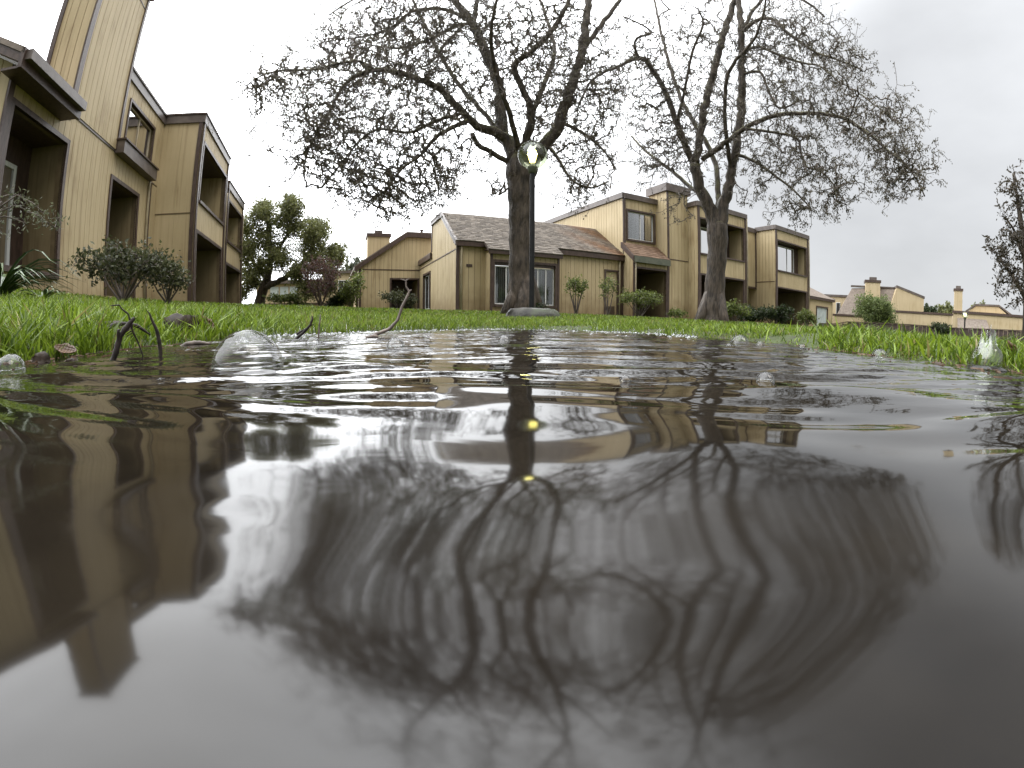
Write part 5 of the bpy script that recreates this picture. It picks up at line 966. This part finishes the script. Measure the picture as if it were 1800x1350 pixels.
# raindrop splash: bell of water closing into a crown of jets
x, y = wp(57.4, 0.97); zs = float(water_z(np.array([x]), np.array([y]))[0]); root = empty('splash', (x, y, zs)); tag(root, 'raindrop splash rising like a glass bell near the right bank', 'splash')
V = []; F = []; seg = 56; prof = [(0.030, 0.0), (0.032, 0.008), (0.0325, 0.016), (0.030, 0.025), (0.025, 0.033), (0.020, 0.040), (0.0165, 0.047), (0.0145, 0.055), (0.0135, 0.064)]
rs_ = np.random.default_rng(2); hj = 0.55 + 0.45 * np.abs(np.sin(np.arange(seg) * 3.5 * math.pi * 2 / seg / 2 + 0.4)) ** 2.5
for i, (rr, z) in enumerate(prof):
    for j in range(seg):
        a = 2 * math.pi * j / seg; zz = z if z < 0.034 else 0.034 + (z - 0.034) * (hj[j] * 1.9 - 0.75); r2 = rr * (1 + 0.03 * math.sin(3 * a + i))
        V.append((r2 * math.cos(a), r2 * math.sin(a), zz))
for i in range(len(prof) - 1):
    for j in range(seg): j2 = (j + 1) % seg; F.append((i * seg + j, i * seg + j2, (i + 1) * seg + j2, (i + 1) * seg + j))
np_mesh('bell', np.array(V), np.array(F), M['splash'], smooth=True, parent=root)
for k in range(4):
    a = k * 1.6 + 0.3; mb = MB(); hh = 0.058 + 0.022 * random.random(); mb.tube([(0.016 * math.cos(a), 0.016 * math.sin(a), 0.042), (0.0135 * math.cos(a), 0.0135 * math.sin(a), hh - .01), (0.013 * math.cos(a), 0.013 * math.sin(a), hh + 0.004)], [0.0022, 0.0013, 0.0005], 6); mb.build('jet', M['splash'], root, True)
MB().lathe([(0.044, 0.0), (0.040, 0.002), (0.035, 0.0045), (0.031, 0.006), (0.028, 0.002)], 48).build('water_collar', M['water'], root, True)
# froth of rain-beaten bubbles along the far shore
fv = MB(); rs_ = np.random.default_rng(12); nfr = 0
while nfr < 700:
    a = rs_.uniform(-35, 23); e = rs_.exponential(0.22); d = float(shore(a)) - 0.02 - e
    if d < 0.8: continue
    x, y = az_pos(a, d); rr = 0.003 + 0.009 * rs_.random() ** 2.5; nfr += 1
    fv.lathe([(rr * math.cos(q), rr * .85 * math.sin(q)) for q in np.linspace(0, 1.5, 5)], 8, (x, y, 0.0005))
    if rs_.random() < 0.22: fv.tube([(x, y, 0), (x + .001, y, 0.012), (x, y, 0.018 + 0.022 * rs_.random())], [0.0035, 0.0016, 0.0006], 5)
tag(fv.build('froth', M['splash'], None, True), 'froth of tiny rain bubbles along the far edge of the puddle', 'froth', kind='stuff')

# grass clippings, seeds and bark crumbs drifting along the left and right margins
db = MB(); rs_ = np.random.default_rng(31)
for _ in range(420):
    a = rs_.choice((rs_.uniform(-75, -36), rs_.uniform(-36, 36), rs_.uniform(34, 75)), p=(.55, .2, .25)); e = rs_.exponential(0.10); d = float(shore(a)) + 0.03 - e
    if d < 0.45: continue
    x, y = az_pos(a, d); L_ = 0.003 + 0.010 * rs_.random() ** 3; th = rs_.uniform(0, 6.28); w_ = 0.0006 + 0.0018 * rs_.random() ** 2; z = max(0.0008, gz(x, y) + 0.002)
    dx, dy = math.cos(th) * L_, math.sin(th) * L_; nx, ny = -math.sin(th) * w_, math.cos(th) * w_
    db.quadbox([(x - dx - nx, y - dy - ny, z - .0006), (x + dx - nx, y + dy - ny, z - .0006), (x + dx + nx, y + dy + ny, z - .0006), (x - dx + nx, y - dy + ny, z - .0006), (x - dx - nx * .3, y - dy - ny * .3, z + .0012), (x + dx, y + dy, z + .002), (x + dx + nx * .5, y + dy + ny * .5, z + .002), (x - dx + nx, y - dy + ny, z + .0012)])
tag(db.build('floating_debris', M['dead_leaf']), 'brown plant crumbs floating along the margins of the puddle', 'debris', kind='stuff')

def stick(name, label, pts, rads, mat, cat='stick', twigs=()):
    root = empty(name, (pts[0][0], pts[0][1], 0)); tag(root, label, cat); o0 = Vector((pts[0][0], pts[0][1], 0))
    def jit(ps, rs2):
        P4 = np.array([(*a, b) for a, b in zip(ps, rs2)]); tt = np.linspace(0, len(P4) - 1, (len(P4) - 1) * 5 + 1); q = np.stack([np.interp(tt, np.arange(len(P4)), P4[:, k]) for k in range(4)], 1); q[1:-1, :3] = q[1:-1, :3] * .5 + (q[:-2, :3] + q[2:, :3]) * .25; q[:, 3] *= rng.uniform(.9, 1.12, len(q)); q[:, :3] += rng.normal(0, 1, (len(q), 3)) * q[:, 3:] * 0.07; return q
    q = jit(pts, rads); MB().tube([Vector(x) - o0 for x in q[:, :3]], list(q[:, 3]), 8).build('stem', M[mat], root, True)
    for ps, rs2 in twigs:
        q = jit(ps, rs2); MB().tube([Vector(x) - o0 for x in q[:, :3]], list(q[:, 3]), 7).build('side_twig', M[mat], root, True)
    return root
def sw(az, d, z): a = az_pos(az, d); return (a[0], a[1], z)
stick('upright_stick', 'thick black forked stick standing in the water at left', [sw(-49.4, .78, -.015), sw(-48.6, .78, .010), sw(-48.0, .78, .033), sw(-47.3, .78, .045), sw(-46.3, .78, .059)], [.0050, .0050, .0044, .0046, .0026], 'stick',
      twigs=(([sw(-46.8, .78, .053), sw(-47.0, .78, .065), sw(-47.8, .78, .073), sw(-48.0, .78, .079), sw(-49.0, .78, .078)], [.0016, .0014, .0013, .0012, .0008]), ([sw(-46.8, .78, .052), sw(-46.5, .785, .036), sw(-46.0, .79, .023), sw(-45.4, .79, -.004)], [.0019, .0016, .0013, .0012]), ([sw(-48.3, .78, .022), sw(-48.15, .775, .043)], [.0036, .0022])))
stick('thin_upright_stick', 'thin upright dark stick right of the forked one', [sw(-43.4, .86, -.015), sw(-43.5, .86, .017), sw(-43.7, .86, .037), sw(-44.2, .86, .053), sw(-44.6, .86, .068), sw(-44.9, .86, .073)], [.0042, .0038, .0032, .0024, .0014, .0006], 'stick')
stick('curved_branch', 'long curved pale branch rising from the water left of centre', [sw(-18.6, 1.22, -.010), sw(-17.2, 1.22, .010), sw(-15.4, 1.22, .025), sw(-14.4, 1.22, .048), sw(-13.9, 1.22, .082), sw(-13.2, 1.22, .112), sw(-13.0, 1.22, .124), sw(-13.4, 1.22, .136), sw(-13.4, 1.22, .152), sw(-14.1, 1.22, .156)], [.0050, .0048, .0045, .0041, .0036, .0030, .0028, .0022, .0018, .0010], 'pale_stick',
      twigs=(([sw(-13.0, 1.22, .124), sw(-12.7, 1.22, .128)], [.0028, .0012]), ([sw(-13.4, 1.22, .152), sw(-13.0, 1.22, .158)], [.002, .001]), ([sw(-18.4, 1.22, .002), sw(-17.2, 1.21, .006), sw(-16.9, 1.21, .002)], [.006, .005, .003])))
stick('small_bent_twig', 'small bent twig sticking out by the bank, behind the largest bubble', [sw(-27.4, 1.42, -.008), sw(-26.2, 1.42, .016), sw(-25.3, 1.42, .038), sw(-25.0, 1.42, .058), sw(-25.05, 1.42, .066)], [.0048, .0046, .0042, .0038, .0018], 'stick', twigs=(([sw(-25.5, 1.42, .034), sw(-24.6, 1.42, .044)], [.002, .0008]), ([sw(-27.0, 1.43, .012), sw(-25.9, 1.43, .028)], [.004, .002])))
stick('reed', 'single grey reed standing upright behind the largest bubble', [sw(-24.4, 1.10, -.01), sw(-24.2, 1.10, .033), sw(-24.0, 1.10, .062)], [.0020, .0019, .0012], 'pale_stick', 'reed')
stick('floating_stick', 'short pale stick floating at the bank left of the largest bubble', [sw(-41.2, 1.17, -.003), sw(-40.2, 1.17, .005), sw(-38.8, 1.17, .006), sw(-37.4, 1.17, .002)], [.004, .0062, .0058, .0025], 'pale_stick')
stick('lawn_twig', 'thin dark twig lying on the right lawn', [sw(49.5, 1.7, .045), sw(50.6, 1.7, .058), sw(51.3, 1.7, .066), sw(51.8, 1.7, .056)], [.002, .003, .0025, .001], 'stick', twigs=(([sw(51.3, 1.7, .066), sw(51.6, 1.7, .035)], [.002, .001]),))
stick('grass_stick', 'dark stick lying in the grass bank left of the forked stick', [sw(-50.4, 1.25, .045), sw(-48.4, 1.28, .062), sw(-46.0, 1.3, .055), sw(-44.5, 1.3, .03)], [.005, .006, .005, .002], 'stick')

def dead_leaf(name, label, x, y, z, L, rx, ry, rz, mat, cat='leaf', curl=0.5):
    mb = MB(); n = 8; rows = []
    for i in range(n + 1):
        t = i / n; w_ = 0.38 * L * math.sin(math.pi * min(1, t * 0.96 + 0.02)) ** 0.8 * (1 + 0.15 * math.sin(i * 2.2))
        rows.append([(t * L - L / 2, w_ * s_, curl * L * (0.25 * (2 * t - 1) ** 2 + 0.35 * (s_ ** 2) * w_ / (0.38 * L + 1e-6))) for s_ in (-1, -.5, 0, .5, 1)])
    for i in range(n):
        for j in range(4): mb.poly([rows[i][j], rows[i + 1][j], rows[i + 1][j + 1], rows[i][j + 1]])
    o = mb.build(name, M[mat], None, True); o.location = (x, y, z); o.rotation_euler = (rx, ry, rz)
    md = o.modifiers.new('thick', 'SOLIDIFY'); md.thickness = 0.0012; return tag(o, label, cat)
dead_leaf('dead_leaf', 'curled brown dead leaf at the left bank', *sw(-54.3, 1.0, .014), .046, .45, .25, .7, 'dead_leaf', curl=.22)
dead_leaf('dead_leaf', 'brown dead leaf standing in the grass near the largest bubble', *sw(-38.2, 1.62, .05), .075, 1.0, .2, .4, 'dead_leaf', curl=.4)
dead_leaf('dead_leaf', 'dark dead leaf on the right bank beside the splash', *sw(60.0, 1.12, .03), .06, .9, .2, .8, 'dead_leaf', curl=.4)
lump('bank_stone', 'black rounded stone in the water at the left bank', (*wp(-57.0, 0.90), 0.006), 0.016, 0.012, 0.009, 'stone', 5, 'stone', 4, 0.15, 0.2, 0.75)
lump('bank_stone', 'small dark wet stone in the water near the left edge', (*wp(-53.8, 0.765), 0.001), 0.010, 0.006, 0.005, 'stone', 6, 'stone', 4, 0.15, 0.5, 0.6)
lump('dirt_clod', 'dark clod of soil in the grass bank left of the largest bubble', (*wp(-41.0, 1.58), 0.05), 0.075, 0.05, 0.035, 'stone', 7, 'clod', 5, 0.16, 0.2, 0.7)
lump('dirt_clod', 'dark hollow clod at the foot of the left grass bank', (*wp(-49.0, 1.36), 0.045), 0.075, 0.04, 0.022, 'stone', 8, 'clod', 5, 0.16, 0.5, 0.7)

# ------------------------------------------------------------------ grass
def grass_zone(n, e0, e1, az0, az1, h0, h1, wd, seed, bias=1.0, hfun=None, inset=0.0):
    rs = np.random.default_rng(seed)
    az = rs.uniform(az0, az1, n); e = e0 + (e1 - e0) * rs.random(n) ** bias; sh = shore(az)
    keep = rs.random(n) < (sh + e) / (sh.max() + e1) * 1.6 + 0.15
    az, e = az[keep], e[keep]; d = shore(az) + e; x, y = d * np.sin(np.radians(az)), d * np.cos(np.radians(az))
    # thin patches and tufts
    cl = np.sin(x * 5.3 + 1.7 * np.sin(y * 3.1)) * np.sin(y * 4.7 + 1.3 * np.sin(x * 3.7)) + 0.6 * np.sin(x * 13 + y * 9) * np.sin(y * 15 - x * 4)
    c, s = math.cos(ROT), math.sin(ROT)
    def loc(O): dx, dy = x - O[0], y - O[1]; return dx * c + dy * s, -dx * s + dy * c
    lx, ly = loc(OR_); okk = ~((ly > -0.05) & (lx > 0) & (lx < 20)) & ~((ly > -1.35) & (lx > 10.4) & (lx < 20)) & ~((ly > -0.75) & (lx > 7.2) & (lx < 20)) & ~((ly > 6.6) & (lx > -3.1)) & ~((ly > -0.55) & (lx > 1) & (lx < 3.95))
    lx, ly = loc(OL_); okk &= ~((lx < 0.0) & (ly > 0) & (ly < 7.6)) & ~((lx < -1.2) & (ly < 0.1) & (ly > -7.3))
    okk &= (cl > -0.75) | (rs.random(len(x)) < 0.55)
    mud = (np.sin(x * 6.1 + 2.0) * np.sin(y * 5.3 + 0.7) + 0.5 * np.sin(x * 17) * np.sin(y * 13)) > 0.62 + 1.1 * np.clip(e - 0.25, 0, 1); okk &= ~mud | (rs.random(len(x)) < 0.12)
    x, y, az, e, d, cl = [q[okk] for q in (x, y, az, e, d, cl)]; n = len(x)
    z = ground_z(x, y) - 0.004
    hh = (h0 + (h1 - h0) * rs.random(n) ** 1.6) * (1 + 0.22 * cl)
    if hfun is not None: hh = hh * hfun(az, e)
    th = rs.uniform(0, 6.283, n); ln = hh * rs.uniform(0.1, 1.15, n); dx, dy = np.cos(th), np.sin(th)
    w_ = wd * rs.uniform(0.6, 1.3, n); ph = rs.uniform(0, 6.283, n); sx, sy = np.cos(ph) * w_ / 2, np.sin(ph) * w_ / 2
    P = np.stack([x, y, z], 1)
    def row(f, wf): b = np.stack([x + dx * ln * f ** 1.8, y + dy * ln * f ** 1.8, z + hh * f * (1 - 0.18 * f * (ln / hh))], 1); o = np.stack([sx * wf, sy * wf, np.zeros(n)], 1); return b - o, b + o
    a0, a1 = row(0.0, 0.8); b0, b1 = row(0.5, 1.0); t0, _ = row(1.0, 0.0)
    V = np.stack([a0, a1, b0, b1, t0], 1).reshape(-1, 3); i = np.arange(n)[:, None] * 5
    Q = i + [[0, 1, 3, 2]]; T = i + [[2, 3, 4]]
    g = rs.random((n, 1)); g = g ** 1.2; col = np.array((0.045, 0.082, 0.006)) * (1 - g) + np.array((0.245, 0.345, 0.026)) * g
    dry = rs.random(n) < 0.05 + 0.07 * (np.sin(x * 2.1 + 1) * np.sin(y * 1.7) > 0.35); col[dry] = np.array((0.22, 0.19, 0.07)) * (0.5 + rs.random((dry.sum(), 1)))
    return V, Q, T, np.repeat(col, 5, 0)
def hleft(az, e): return np.interp(az, [-80, -40, -30, 15, 26, 52, 62, 80], [1.15, 1.1, 0.8, 0.72, 0.40, 0.40, 0.52, 0.7])
zones = [grass_zone(52000, -0.03, 0.55, -80, 80, 0.02, 0.07, 0.0034, 1, 1.0, hleft), grass_zone(60000, 0.5, 2.2, -80, 80, 0.035, 0.085, 0.006, 2, 1.0, hleft), grass_zone(60000, 2.2, 6.5, -78, 78, 0.04, 0.085, 0.011, 3, 1.0, hleft), grass_zone(52000, 6.5, 16, -75, 75, 0.04, 0.09, 0.022, 4, 1.0), grass_zone(7000, -0.02, 0.9, -80, -30, 0.04, 0.10, 0.0070, 5, 1.0), grass_zone(2500, 0.0, 0.5, -80, 80, 0.03, 0.07, 0.0060, 7, 1.0), grass_zone(5000, 0.0, 0.6, 38, 80, 0.02, 0.045, 0.0042, 6, 1.0)]
Vs, Qs, Ts, Cs = [], [], [], []; o_ = 0
for V, Q, T, C in zones: Vs.append(V); Qs.append(Q + o_); Ts.append(T + o_); Cs.append(C); o_ += len(V)
gr = np_mesh('grass', np.vstack(Vs), [np.vstack(Qs), np.vstack(Ts)], M['grass'], np.vstack(Cs)); tag(gr, 'bright wet green lawn grass around the puddle', 'grass', kind='stuff')
